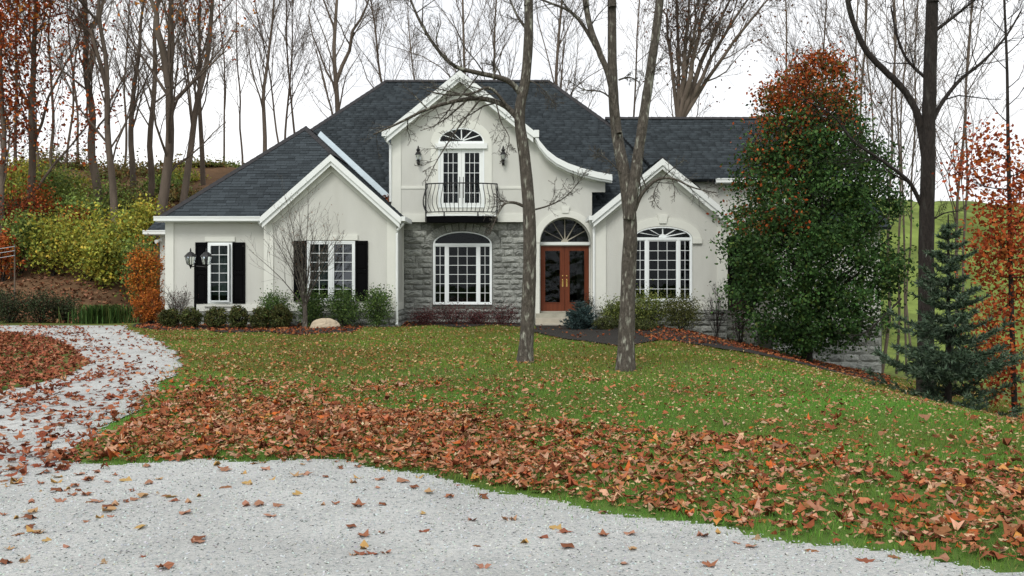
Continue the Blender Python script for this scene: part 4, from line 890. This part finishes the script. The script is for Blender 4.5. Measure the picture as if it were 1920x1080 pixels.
# ------------------------------------------------------------------ conifers
def conifer(name, label, px, Y, top_py, half_px, seed, tiers, cols, needle=.035, base_drop=0, nper=15, cat='tree'):
    r = np.random.default_rng(seed); x = gx(px, Y); z0 = T(x, Y); base = (x, Y, z0); root = thing(name, label, cat, base); zt_ = gz(top_py, Y); H = zt_ - z0; Rm = half_px * Y / FPX
    tb = Tubes(); tb.add(np.array([(x, Y, z0 - .1 + (H + .1) * t) for t in np.linspace(0, 1, 6)]), np.linspace(.07, .012, 6), 7); tw = []
    for i in range(tiers):
        t = (i + .3) / tiers; zz = z0 + H * (.05 + .93 * t); rad = Rm * (1 - t) ** .85 * r.uniform(.8, 1.1) + .05; nb = max(4, int(12 * (1 - t) + 4))
        for k in range(nb):
            a = 2 * math.pi * (k + r.uniform(-.3, .3)) / nb + i; ln = rad * r.uniform(.4, 1.25); zz += r.normal(0, H * .006); up = .35 * t + r.uniform(-.1, .12)
            p = [np.array([x + math.cos(a) * ln * s, Y + math.sin(a) * ln * s, zz + ln * (up * s - .32 * s * (1 - s) * (1 - t) + .12 * s * s)]) for s in np.linspace(0, 1, 6)]
            tb.add(np.array(p), np.linspace(.014, .004, 6), 4)
            for s in range(1, 6):
                tw.append((p[s - 1], p[s], s / 5))
                if ln > .25:
                    for sd_ in (-1, 1):
                        d = unit(p[s] - p[s - 1]); sidev = np.array([-d[1], d[0], 0]) * sd_; e = p[s] + (d * .6 + sidev * .8 + np.array([0, 0, r.uniform(-.12, .15)])) * ln * .34 * (1.15 - s / 6) * r.uniform(.7, 1.2); tw.append((p[s], e, 1))
                        if ln > .8: tw.append((p[s] * .4 + e * .6, e + (d * .5 + r.normal(0, .3, 3)) * ln * .12, 1)); tw.append((p[s] * .7 + e * .3, p[s] * .3 + e * .7 + (sidev * .2 + d * .5 + r.normal(0, .3, 3)) * ln * .14, 1))
    tb.build('trunk', 'bark_dark', root, base)
    A = np.array([a for a, _, _ in tw]); B = np.array([b for _, b, _ in tw]); m = nper; n = len(A) * m
    t = r.uniform(0, 1.05, (len(A), m)); pos = (A[:, None] + (B - A)[:, None] * t[:, :, None]).reshape(-1, 3); d = np.repeat((B - A) / (np.linalg.norm(B - A, axis=1, keepdims=True) + 1e-9), m, axis=0)
    v = d * .75 + r.normal(0, .55, (n, 3)) + np.array([0, 0, .18]); v /= np.linalg.norm(v, axis=1, keepdims=True); ln = needle * r.uniform(.8, 1.5, n)[:, None]
    w = np.cross(v, r.normal(size=(n, 3))); w /= np.linalg.norm(w, axis=1, keepdims=True) + 1e-9; w *= ln * .14
    V = np.stack([pos - w, pos + w, pos + v * ln], 1).reshape(-1, 3) - np.array(base); me = mesh_np('foliage', V, np.arange(3 * n).reshape(-1, 3)); set_col(me, np.repeat(pal(r, n, cols, (3, 2, 2), .25), 3, axis=0)); link('foliage', me, M['needle'], root)
SP = [(.066, .102, .064), (.11, .15, .10), (.036, .06, .036)]
conifer('blue_spruce', 'tiered blue-green spruce at the right edge of the lawn', 1778, 19.0, 402, 110, 31, 15, SP, .085, nper=12)
conifer('dwarf_spruce', 'rounded blue-green dwarf spruce beside the front steps', 1087, 29.6, 566, 36, 32, 9, [(.05, .085, .08), (.075, .115, .11), (.03, .055, .05)], .06, nper=18, cat='shrub')

# ------------------------------------------------------------------ shrubs
def shrub(name, label, px, Y, top_py, half_px, seed, cols, wts, n=2600, leaf=(.035, .06), group=None, cat='shrub', shape='ball', stems=7, m='leaf', gap=.22, depth=1.0, bot=0):
    r = np.random.default_rng(seed); x = gx(px, Y); z0 = T(x, Y); base = (x, Y, z0); root = thing(name, label, cat, base, group); H = gz(top_py, Y) - z0; R_ = half_px * Y / FPX
    tb = Tubes(); tips = []; ex = r.normal(0, 1, 2)
    for k in range(stems):
        a = 2 * math.pi * k / stems + r.uniform(-.4, .4); e = np.array([x + math.cos(a) * R_ * r.uniform(.3, .75), Y + math.sin(a) * R_ * r.uniform(.3, .75) * depth, z0 + H * r.uniform(.6, .9)])
        q = [np.array([x + r.normal(0, .03), Y + r.normal(0, .03), z0 - .04]), np.array([x, Y, z0]) * .45 + e * .55 + r.normal(0, .04, 3), e]
        grow(tb, r, smooth_path(q, 5), .012 + .004 * H, .004, 1, dict(PF, n=(0, 4, 3, 0), max=3, rmin=.003), tips)
    tb.build('stems', 'bark_dark', root, base)
    nc = max(40, int(n / 34)); v = r.normal(size=(nc, 3)); v /= np.linalg.norm(v, axis=1, keepdims=True); q = r.uniform(.25, 1, nc) ** .45
    if shape == 'ball': c = v * q[:, None] * np.array([R_, R_ * depth, H * .52]) * .98; c[:, 2] += H * .5 ; sp = R_ * .09
    else:
        c = v * q[:, None] * np.array([R_, R_ * depth, H * .5]) * r.uniform(.62, 1.08, (nc, 1)); c[:, 2] += H * (.55 + bot * .2); sp = R_ * gap
        c[:, :2] *= (.62 + .38 * np.clip(c[:, 2:] / H, 0, 1))
    ci = r.integers(0, nc, n); pos = np.array(base) + c[ci] + r.normal(0, 1, (n, 3)) * sp; pos[:, 2] = np.maximum(pos[:, 2], z0 + .02)
    cc = pal(r, n, cols, wts, .25) * r.uniform(.62, 1.38, nc)[ci][:, None]
    link('foliage', leaves_mesh('foliage', pos, r.uniform(*leaf, n), cc, r, org=base), M[m], root); return root
BOX = [(.075, .09, .026), (.12, .125, .038), (.042, .055, .018), (.16, .10, .04)]
GRN = [(.085, .145, .04), (.13, .195, .05), (.045, .085, .026)]
for i, (px, w, t) in enumerate([(319, 21, 580), (359, 20, 578), (405, 22, 576), (447, 20, 574), (487, 20, 576), (527, 21, 572)]):
    shrub('boxwood', 'clipped round boxwood in the row below the garage windows', px, 29.7, t, w, 200 + i, BOX, (3, 2, 3, .5), 4600, (.034, .06), 'boxwood balls along the garage wall')
for i, (px, w, t, lb) in enumerate([(517, 32, 547, 'leafy green shrub rising behind the last boxwood beside the bare ornamental tree'), (584, 30, 546, 'leafy green shrub right behind the bare ornamental tree trunk'), (645, 36, 548, 'leafy green shrub standing behind the boulder'), (707, 32, 545, 'upright leafy green shrub next to the garage downspout')]):
    shrub('leafy_shrub', lb, px, 30.15, t, w, 210 + i, GRN, (3, 2, 3), 4200, (.04, .07), 'leafy shrubs under the twin window', shape='loose', bot=.1)
BAR = [(.085, .026, .028), (.12, .035, .035), (.05, .018, .02), (.10, .05, .04)]
for i, (px, w, t) in enumerate([(797, 34, 582), (850, 38, 576), (895, 34, 584), (942, 42, 578)]):
    shrub('barberry', 'low dark red barberry mound under the stone wall window', px, 31.9, t, w, 220 + i, BAR, (3, 2, 3, 1), 2600, (.025, .05), 'barberry mounds at the stone wall', shape='loose', depth=.75)
YG = [(.13, .165, .042), (.19, .215, .055), (.065, .09, .026)]
shrub('leafy_shrub', 'light green open shrub between the front door and the right gable', 1157, 30.3, 562, 32, 230, YG, (3, 3, 2), 2600, (.04, .07), shape='loose')
shrub('leafy_shrub', 'light green wide shrub under the arched gable window', 1212, 30.3, 558, 44, 231, YG, (3, 3, 2), 4600, (.04, .07), shape='loose', bot=.6)
shrub('leafy_shrub', 'yellow-green upright shrub below the right side of the gable window', 1277, 30.1, 562, 42, 232, [(.09, .10, .03), (.12, .125, .04), (.05, .06, .02)], (3, 3, 2), 5000, (.035, .06), shape='loose', bot=.4)
OLV = [(.07, .085, .026), (.095, .105, .035), (.04, .05, .018)]
shrub('low_shrub', 'low olive mound shrub next to the dwarf spruce', 1135, 29.2, 596, 24, 233, OLV, (3, 2, 2), 2400, (.03, .05))
shrub('low_shrub', 'low olive mound shrub right behind the lichen-spotted trunk', 1207, 28.6, 602, 25, 234, OLV, (3, 2, 2), 2600, (.03, .05))
shrub('barberry', 'dark wine-red shrub in the shade of the side recess', 1388, 31.6, 560, 28, 235, BAR, (3, 1, 4, 0), 1200, (.03, .05), shape='loose')
# twiggy bare shrubs
def twigs(name, label, px, Y, top_py, half, seed, n, cols=None, nl=0, m='bark', cat='shrub', trunk=0, P=None):
    r = np.random.default_rng(seed); x = gx(px, Y); z0 = T(x, Y); base = (x, Y, z0); root = thing(name, label, cat, base); tb = Tubes(); tips = []; H = gz(top_py, Y) - z0; R_ = half * Y / FPX; z1 = z0 + trunk
    if trunk: tb.add(np.array([(x, Y, z0 - .1), (x + .02, Y, z0 + trunk * .5), (x, Y, z1 + .15)]), np.array([.085, .07, .06]), 8)
    for k in range(n):
        a = 2 * math.pi * k / n + r.uniform(-.3, .3); q = r.uniform(.3, 1); e = np.array([x + math.cos(a) * R_ * q, Y + math.sin(a) * R_ * q * .8, z0 + H * r.uniform(.7, 1) * (1.08 - .35 * q)])
        s0 = np.array([x + r.normal(0, .02), Y + r.normal(0, .02), z1 - (.03 if not trunk else r.uniform(0, .3) * trunk)])
        mid_ = s0 * .5 + e * .5; mid_[:2] += (np.array([x, Y]) - mid_[:2]) * .2
        grow(tb, r, smooth_path([s0, mid_, e], 7), .007 + .010 * H / 3, .004, 1, P or dict(PF, n=(0, 7, 4, 0), max=3, rmin=.0032, up=(0, .25, .2)), tips)
    tb.build('stems', m, root, base)
    if nl: add_leaves(root, base, tips, nl, .06, (.025, .05), cols, (1,) * len(cols), r)
twigs('ornamental_tree', 'small bare many-branched ornamental tree in front of the twin window', 571, 29.3, 345, 105, 300, 15, [(.22, .10, .04), (.16, .07, .03)], 260, m='bark', cat='tree', trunk=.75)
twigs('twiggy_shrub', 'purplish twiggy shrub at the garage corner beside the lamp post', 333, 30.5, 532, 34, 301, 16, BAR, 420)
twigs('twiggy_shrub', 'bare twiggy shrub at the right corner of the gable wall', 1343, 30.4, 530, 30, 302, 10, BAR, 60, m='bark_dark')
twigs('twiggy_shrub', 'dark thin shrub against the right front door behind the dwarf spruce', 1105, 30.9, 548, 12, 303, 7, [(.03, .045, .02)], 260, m='bark_dark')

# the left bank
YEL = [(.38, .36, .055), (.29, .31, .055), (.19, .24, .05), (.48, .36, .055)]; GR2 = [(.18, .245, .06), (.24, .30, .07), (.10, .15, .04)]; DRK = [(.035, .045, .02), (.05, .06, .025), (.06, .045, .025)]
bank = [(30, 43, 365, 62, 'R'), (95, 46, 322, 66, 'G'), (150, 44, 365, 62, 'G'), (215, 46, 345, 62, 'G'), (100, 41, 400, 58, 'Y'), (170, 40.5, 402, 62, 'Y'), (225, 40.5, 400, 54, 'Y'), (270, 43, 372, 48, 'Y'), (40, 41, 395, 52, 'G'), (310, 50, 345, 50, 'G'), (345, 54, 342, 44, 'Y'), (262, 39.5, 430, 40, 'G'), (20, 48, 305, 58, 'Y'), (195, 39.5, 440, 40, 'Y'), (385, 58, 336, 38, 'G'), (130, 48, 330, 55, 'Y'), (430, 60, 332, 30, 'G'), (60, 50, 318, 55, 'Y')]
lbl = {'Y': ('yellow-green leafy bush in the thicket on the left bank', 'yellow bushes on the left bank'), 'G': ('green leafy bush in the thicket on the left bank', 'green bushes on the left bank')}
for i, (px, Y, t, w, k) in enumerate(bank):
    if k == 'R': shrub('thicket_bush', 'dark red bush among green bushes on the left bank', px, Y, t, w, 400 + i, RED + DRK[:1], (2, 1, 3, 0, 2), 3200, (.09, .16), shape='loose', gap=.2)
    else: shrub('thicket_bush', lbl[k][0], px, Y, t, w, 400 + i, YEL if k == 'Y' else GR2, (3, 3, 2, 1) if k == 'Y' else (3, 2, 2), int(np.random.default_rng(i).uniform(1500, 2900)), (.08, .19), lbl[k][1], shape='loose', gap=.2 + .012 * (i % 6))
shrub('orange_bush', 'tall orange-leaved bush against the setback garage wall', 270, 34.0, 452, 38, 430, [(.45, .15, .022), (.34, .095, .02), (.46, .21, .035), (.15, .11, .03)], (3, 3, 2, 1), 3400, (.06, .11), shape='loose')
shrub('orange_bush', 'rounded rust-orange bush beside the first boxwood', 282, 32.0, 541, 32, 431, [(.40, .125, .022), (.30, .08, .018), (.44, .18, .035)], (3, 3, 1), 3000, (.05, .08))
for i, (px, Y, t, w) in enumerate([(20, 33.0, 545, 40), (75, 33.2, 552, 38), (120, 33.6, 560, 30), (-15, 34, 540, 40)]):
    shrub('dark_shrub', 'low dark green sprawling shrub at the foot of the leafy bank', px, Y, t, w, 440 + i, DRK + [(.05, .075, .035)], (3, 2, 2, 2), 2200, (.05, .09), 'dark shrubs at the bank foot', shape='loose')
OB = [(.16, .13, .05), (.20, .11, .04), (.12, .12, .04), (.22, .18, .06)]
for i, (px, Y, t, w) in enumerate([(120, 57, 322, 50), (165, 59, 330, 45), (210, 56, 335, 50), (255, 58, 335, 45), (300, 56, 342, 45), (345, 59, 338, 40), (390, 58, 345, 40), (75, 58, 315, 50), (425, 61, 335, 35), (280, 47, 385, 45), (335, 49, 372, 40), (235, 49, 365, 45)]):
    shrub('brush_bush', 'olive-brown brush bush between the trunks on the bank crest', px, Y, t, w, 470 + i, OB, (3, 2, 3, 1), 1500, (.12, .22), 'brush on the bank crest', shape='loose', gap=.3)
for i, (px, Y, t, w, lb) in enumerate([(75, 44.5, 340, 34, 'orange-red sapling bush above the yellow thicket'), (140, 42.5, 385, 30, 'rust-orange bush in the middle of the thicket'), (5, 40.2, 440, 36, 'rust-red bush above the pale rail fence'), (292, 44.5, 385, 26, 'orange bush below the stout forked tree')]):
    shrub('rusty_bush', lb, px, Y, t, w, 490 + i, RED, (2, 3, 1, 3), 1500, (.09, .17), shape='loose', gap=.3)
# strap-leaved clump
r = np.random.default_rng(450); xg, yg = gx(197, 32.9), 32.9; base = (xg, yg, T(xg, yg)); n = 900; ang = r.uniform(0, 2 * math.pi, n); st = np.stack([xg + r.normal(0, .42, n), yg + r.normal(0, .2, n)], 1); ln = r.uniform(.45, .85, n); out = r.uniform(.15, .5, n)
P0 = np.stack([st[:, 0], st[:, 1], np.full(n, base[2] - .02)], 1); d = np.stack([np.cos(ang), np.sin(ang), 0 * ang], 1); w_ = np.stack([-np.sin(ang), np.cos(ang), 0 * ang], 1) * .013
P1 = P0 + d * (out * .35)[:, None] + np.array([0, 0, 1]) * (ln * .75)[:, None]; P2 = P0 + d * out[:, None] + np.array([0, 0, 1]) * (ln * .8)[:, None]
V = np.stack([P0 - w_, P0 + w_, P1 + w_, P1 - w_, P2], 1).reshape(-1, 3) - np.array(base); i0 = np.arange(n)[:, None] * 5
F = np.concatenate([i0 + np.array([0, 1, 2]), i0 + np.array([0, 2, 3]), i0 + np.array([3, 2, 4])])
me = mesh_np('strap_leaf_plant', V, F); set_col(me, np.repeat(pal(r, n, [(.07, .13, .035), (.05, .10, .03), (.12, .15, .05)], (3, 2, 1)), 5, axis=0)); o = link('strap_leaf_plant', me, M['grass'], None, base); tag(o, 'clump of long green strap leaves beside the drive end', 'plant')
# wire fence at the far left
fx = [gx(-30, 36.5), gx(8, 36.5), gx(30, 36.5)]; fz = T(fx[1], 36.5)
fe = thing('wire_fence', 'short pale rail fence on the bank at the far left', 'fence', (fx[1], 36.5, fz))
for q in (462, 470, 479): MB().tube([(gx(-60, 36.5), 36.5, gz(q + 14, 36.5)), (gx(30, 36.5), 36.4, gz(q, 36.5))], .010, 6).build('rail', M['flashing'], fe, (fx[1], 36.5, fz))
for xx in (gx(-20, 36.5), gx(28, 36.5)): MB().box(xx - .02, xx + .02, 36.46, 36.50, T(xx, 36.5) - .2, gz(458, 36.5)).build('post', M['bark_far'], fe, (fx[1], 36.5, fz))

# ------------------------------------------------------------------ ground cover
def scatter(n, x0, x1, y0, y1, r): return r.uniform(x0, x1, n), r.uniform(y0, y1, n)
LO = [(0, 0), (.20, .30), (.36, .17), (.52, .45), (.68, .20), (1.0, 0), (.70, -.22), (.50, -.45), (.38, -.18), (.20, -.28)]
LEAFT = np.array([(a, b, 0) for a, b in LO] + [(.5, 0, .0)]); LEAFT[:, :2] -= 0
LF = [(10, i, (i + 1) % 10) for i in range(10)]
TAN = [(.33, .13, .062), (.27, .085, .038), (.39, .20, .115), (.18, .058, .030), (.43, .26, .165), (.40, .10, .028), (.42, .20, .06)]
TW = (4, 4, 3, 3, 2, .9, .4)
# leaf density on the ground, leaves per square metre
def leaf_density(x, y):
    z = terrain(x, y); px, py = proj(x, np.maximum(y, .3), z); d = np.zeros_like(x)
    yl = np.interp(px, [-600, 0, 100, 140, 400, 650, 800, 950, 1200, 1500, 1900, 2600], [905, 900, 893, 868, 864, 872, 888, 917, 962, 1014, 1072, 1175])
    yu = np.interp(px, [-300, 110, 150, 250, 330, 450, 700, 960, 1200, 1500, 1900, 2300], [850, 846, 835, 795, 740, 748, 768, 792, 806, 835, 880, 920])
    strength = np.interp(px, [0, 900, 1150, 1900], [190, 190, 150, 125]); noi = .65 + .45 * np.sin(x * 2.1 + 1.3 * y) * np.sin(y * 2.7 - .8 * x) + .2 * np.sin(5.3 * x + 3.1 * y)
    patch = np.interp(px, [0, 950, 1350], [0, 0, .8]); band = (py < yl) & (py > yu)
    d = np.where(band, strength * (1 - patch + patch * np.clip(noi, .1, 1.5)), d)
    ymid = np.interp(px, [250, 300, 360, 600, 900, 1300], [745, 720, 690, 690, 735, 790]); mid = (py <= yu) & (py > ymid) & (px > 240); d = np.where(mid, np.interp(px, [300, 700, 950, 1500], [85, 60, 30, 18]) * np.clip(noi + .15, .2, 1.6), d)
    lawn = (py <= np.minimum(yu, ymid)) & (px > 230) & (y < 33); d = np.where(lawn, np.interp(py, [610, 650, 690, 730, 780], [17, 26, 46, 46, 12]) * np.interp(px, [300, 700, 950, 1150], [1.7, 1.25, .55, .42]) * np.clip(noi + .25, .3, 1.6), d)
    return d, px, py
r = np.random.default_rng(500)
def emit_leaves(name, x, y, size, cols, tilt=.35, lift=.05, curl=.5, label=None, kind='stuff'):
    n = len(x); pos = np.stack([x, y, terrain(x, y) + r.uniform(.012, lift, n)], 1); t = LEAFT.copy(); t[:, 0] -= .5
    me = leaves_mesh(name, pos, size, cols, r, t, LF, tilt, curl=np.abs(r.normal(.25, curl * .5, n))); o = link(name, me, M['leaf_dry']); o['kind'] = kind; return o
X, Y = scatter(110000, -9, 9, 4.6, 15, r); D, px, py = leaf_density(X, Y); D = D * 2.2; k = (r.uniform(0, 1, len(X)) < D / (110000 / (18 * 10.4))) & (px > -120) & (px < 2040) & (D > 0) & ~drive_mask(X + r.normal(0, .22, len(X)), Y + r.normal(0, .16, len(X)))
emit_leaves('leaf_litter', X[k], Y[k], np.clip(r.lognormal(math.log(.064), .36, k.sum()), .03, .15), pal(r, k.sum(), TAN, TW, .36), .20, .06, .9)
X, Y = scatter(60000, -13, 15, 15, 33, r); D, px, py = leaf_density(X, Y); k = (r.uniform(0, 1, len(X)) < D / (60000 / (28 * 18))) & (px > -60) & (px < 1990) & ~drive_mask(X + r.normal(0, .3, len(X)), Y + r.normal(0, .3, len(X))) & ~in_house(X, Y) & ~bed_mask(X, Y)
emit_leaves('leaf_litter', X[k], Y[k], r.uniform(.04, .088, k.sum()), pal(r, k.sum(), [(.35, .18, .075), (.40, .25, .11), (.30, .11, .045), (.21, .08, .035), (.44, .33, .16)], (3, 2, 3, 2, 1)), .27, .05, .7)
for (x0, x1, y0, y1, cnt, a, b) in ((-4, 8.5, 5.5, 16, 15000, .018, .05), (-11, 15, 16, 32.5, 16000, .02, .055)):
    X, Y = scatter(cnt, x0, x1, y0, y1, r); px, py = proj(X, Y, terrain(X, Y)); k = ~drive_mask(X, Y) & ~in_house(X, Y) & ~bed_mask(X, Y) & (px > 235) & (px < 1990); n = k.sum()
    me = leaves_mesh('leaf_scraps', np.stack([X[k], Y[k], terrain(X[k], Y[k]) + r.uniform(.025, .06, n)], 1), r.uniform(a, b, n), pal(r, n, [(.42, .32, .17), (.34, .2, .1), (.28, .12, .06), (.5, .4, .24)], (3, 3, 2, 1)), r, LT, ((0, 1, 2), (0, 2, 3)), .4); o = link('leaf_scraps', me, M['leaf_dry']); o['kind'] = 'stuff'
# island and drive-side drift on the left
X, Y = scatter(42000, -16, -2.5, 6, 31, r); z = terrain(X, Y); px, py = proj(X, Y, z)
hi = np.interp(px, [-400, 0, 90, 130, 165], [622, 625, 633, 652, 682]); lo = np.interp(px, [-400, 0, 60, 120, 165], [748, 738, 724, 708, 684]); isl = (px < 172) & (py > hi - 2) & (py < lo + 4) & (px > -150); lf = (px < 135 + r.normal(0, 30, len(X))) & (py > 848 + r.normal(0, 6, len(X))) & (py < 897 + r.normal(0, 9, len(X))) & (px > -100)
dr = drive_mask(X, Y) & (py < 868) & (px > -50); k = (isl & (r.uniform(0, 1, len(X)) < .95)) | lf & (r.uniform(0, 1, len(X)) < .9) | dr & (r.uniform(0, 1, len(X)) < .07 + .16 * (np.sin(X * 1.4 + Y * .7) > .3) + .25 * ((py > 740) & (px < 420)) + .5 * np.exp(-((py - np.interp(px, [0, 60, 160, 260, 330], [752, 742, 712, 690, 672])) / 7) ** 2) * (px < 260))
emit_leaves('leaf_litter', X[k], Y[k], r.uniform(.06, .125, k.sum()), pal(r, k.sum(), [(.29, .10, .05), (.22, .065, .035), (.36, .17, .10), (.15, .045, .026)], (3, 3, 2, 2), .32), .25, .06, .9)
# beds and bank
X, Y = scatter(16000, -11.5, 13, 24, 33, r); k = bed_mask(X, Y) & (r.uniform(0, 1, len(X)) < np.where(X < -3, .75, np.where(X > 3.4, .7, .06))) & ~in_house(X, Y)
emit_leaves('leaf_litter', X[k], Y[k], r.uniform(.06, .11, k.sum()), pal(r, k.sum(), [(.30, .085, .035), (.22, .07, .03), (.34, .15, .06), (.15, .05, .03)], (3, 3, 2, 2)), .4, .07, .5)
X, Y = scatter(9000, -24, -9.5, 33, 50, r); k = r.uniform(0, 1, len(X)) < 1 - .5 * sm(36, 44, Y)
emit_leaves('leaf_litter', X[k], Y[k], r.uniform(.1, .2, k.sum()), pal(r, k.sum(), [(.22, .10, .055), (.27, .14, .08), (.16, .07, .04)], (3, 2, 2)), .4, .08, .5)
# leaves caught in the roof valley
t = r.uniform(0, 1, 160); vv = np.array([tuple(valley(-3.75 - .55 * a)) for a in t]) + np.stack([r.normal(0, .08, 160), r.normal(.05, .06, 160), r.uniform(.05, .18, 160)], 1)
me = leaves_mesh('roof_leaves', vv, r.uniform(.07, .12, 160), pal(r, 160, [(.28, .09, .04), (.2, .07, .03)], (1, 1)), r, LEAFT, LF, .5, curl=np.full(160, .3)); o = link('roof_leaves', me, M['leaf_dry']); o['kind'] = 'stuff'
# single leaves on the near gravel
X, Y = scatter(2600, -4.5, 4.5, 4.9, 8.4, r); px, py = proj(X, Y, terrain(X, Y)); k = drive_mask(X, Y) & (px > 5) & (px < 1915) & (py < 1075) & (r.uniform(0, 1, len(X)) < np.interp(px, [0, 300, 900, 1900], [.34, .15, .08, .10]) * np.where(np.sin(X * 2.6 + Y * 3) > 0, 1.3, .6))
X, Y = X[k][:260], Y[k][:260]; t = LEAFT.copy(); t[:, 0] -= .5; var = []
for i in range(12):
    n1 = np.zeros((1, 3)); me = leaves_mesh('fallen_leaf', n1, np.array([1.0]), pal(r, 1, [(.34, .18, .11), (.28, .13, .075), (.40, .25, .15), (.22, .09, .05), (.40, .25, .10)], (3, 3, 3, 2, .5)), r, t, LF, .07, curl=np.array([r.uniform(.1, .6)])); me.materials.append(M['leaf_dry']); var.append(me)
for i in range(len(X)):
    s = r.uniform(.055, .12); o = bpy.data.objects.new('fallen_leaf', var[r.integers(12)]); C.objects.link(o); o.location = (X[i], Y[i], T(X[i], Y[i]) + .014 + s * .05); o.rotation_euler = (0, 0, r.uniform(0, 6.28)); o.scale = (s, s, s)
    tag(o, 'dry brown fallen leaf lying by itself on the grey gravel', 'leaf', 'single leaves on the gravel drive')

# gravel stones
X, Y = scatter(90000, -5, 6, 4.6, 15, r); k = drive_mask(X, Y) & (r.uniform(0, 1, len(X)) < np.clip(6.5 / Y, 0, 1) ** 1.5); X, Y = X[k], Y[k]; px, _ = proj(X, Y, 0); k = (px > -40) & (px < 1960); X, Y = X[k][:34000], Y[k][:34000]; n = len(X)
OCT = np.array([(1, 0, 0), (0, 1, 0), (-1, 0, 0), (0, -1, 0), (0, 0, .6), (0, 0, -.6)]); OF = [(0, 1, 4), (1, 2, 4), (2, 3, 4), (3, 0, 4)]
me = leaves_mesh('gravel_stones', np.stack([X, Y, terrain(X, Y) + .016], 1), r.uniform(.004, .010, n) , pal(r, n, [(.44, .47, .46), (.49, .52, .50), (.31, .33, .33), (.40, .39, .35)], (4, 2, 2, 1), .12), r, OCT, OF, .4); o = link('gravel_stones', me, M['pebble']); o['kind'] = 'stuff'

# grass
def grass(n, x0, x1, y0, y1, h, w, cols, wts, r, name='grass'):
    X, Y = scatter(n, x0, x1, y0, y1, r); Z = terrain(X, Y); px, py = proj(X, Y, Z)
    k = ~drive_mask(X + r.normal(0, .16, n), Y + r.normal(0, .16, n)) & ~in_house(X, Y) & ~bed_mask(X, Y, Z) & (px > -60) & (px < 1990) & (px > np.where(py > 735, 175, 240)); X, Y, Z = X[k], Y[k], Z[k]; n = len(X)
    a = r.uniform(0, 2 * math.pi, n); hh = r.uniform(*h, n); ww = r.uniform(*w, n); ln = r.uniform(0, .7, n) * hh; b = r.uniform(0, 2 * math.pi, n)
    P0 = np.stack([X, Y, Z - .01], 1); wv = np.stack([np.cos(a), np.sin(a), 0 * a], 1) * (ww / 2)[:, None]; tip = P0 + np.stack([np.cos(b) * ln, np.sin(b) * ln, hh], 1)
    V = np.stack([P0 - wv, P0 + wv, tip], 1).reshape(-1, 3); me = mesh_np(name, V, np.arange(3 * n).reshape(-1, 3)); c = pal(r, n, cols, wts, .3)
    dull = sm(14, 18.5, Y + .35 * np.sin(X * 1.1) - .12 * X)[:, None]; c = c * (1 - dull) + dull * c * np.array([1.10, .80, .80])
    pt = .5 + .5 * np.sin(X * .83 + 1.9 * np.sin(Y * .61 + 1)) * np.sin(Y * .94 - 1.4 * np.sin(X * .52)); pt = np.clip(pt + r.normal(0, .16, n), 0, 1)[:, None]; c = c * ((1 - pt) * np.array([1.22, .90, 1.05]) + pt * np.array([.86, 1.10, .95])) * (.82 + .36 * pt)
    set_col(me, np.repeat(c, 3, axis=0)); o = link(name, me, M['grass']); o['kind'] = 'stuff'
GC = [(.12, .25, .04), (.17, .32, .055), (.085, .18, .03), (.30, .27, .10)]
grass(300000, -6, 8.5, 4.7, 15, (.03, .075), (.004, .009), GC, (4, 3, 3, .7), r)
grass(300000, -12, 15, 15, 32.5, (.03, .07), (.010, .02), GC, (4, 3, 3, 1.2), r)
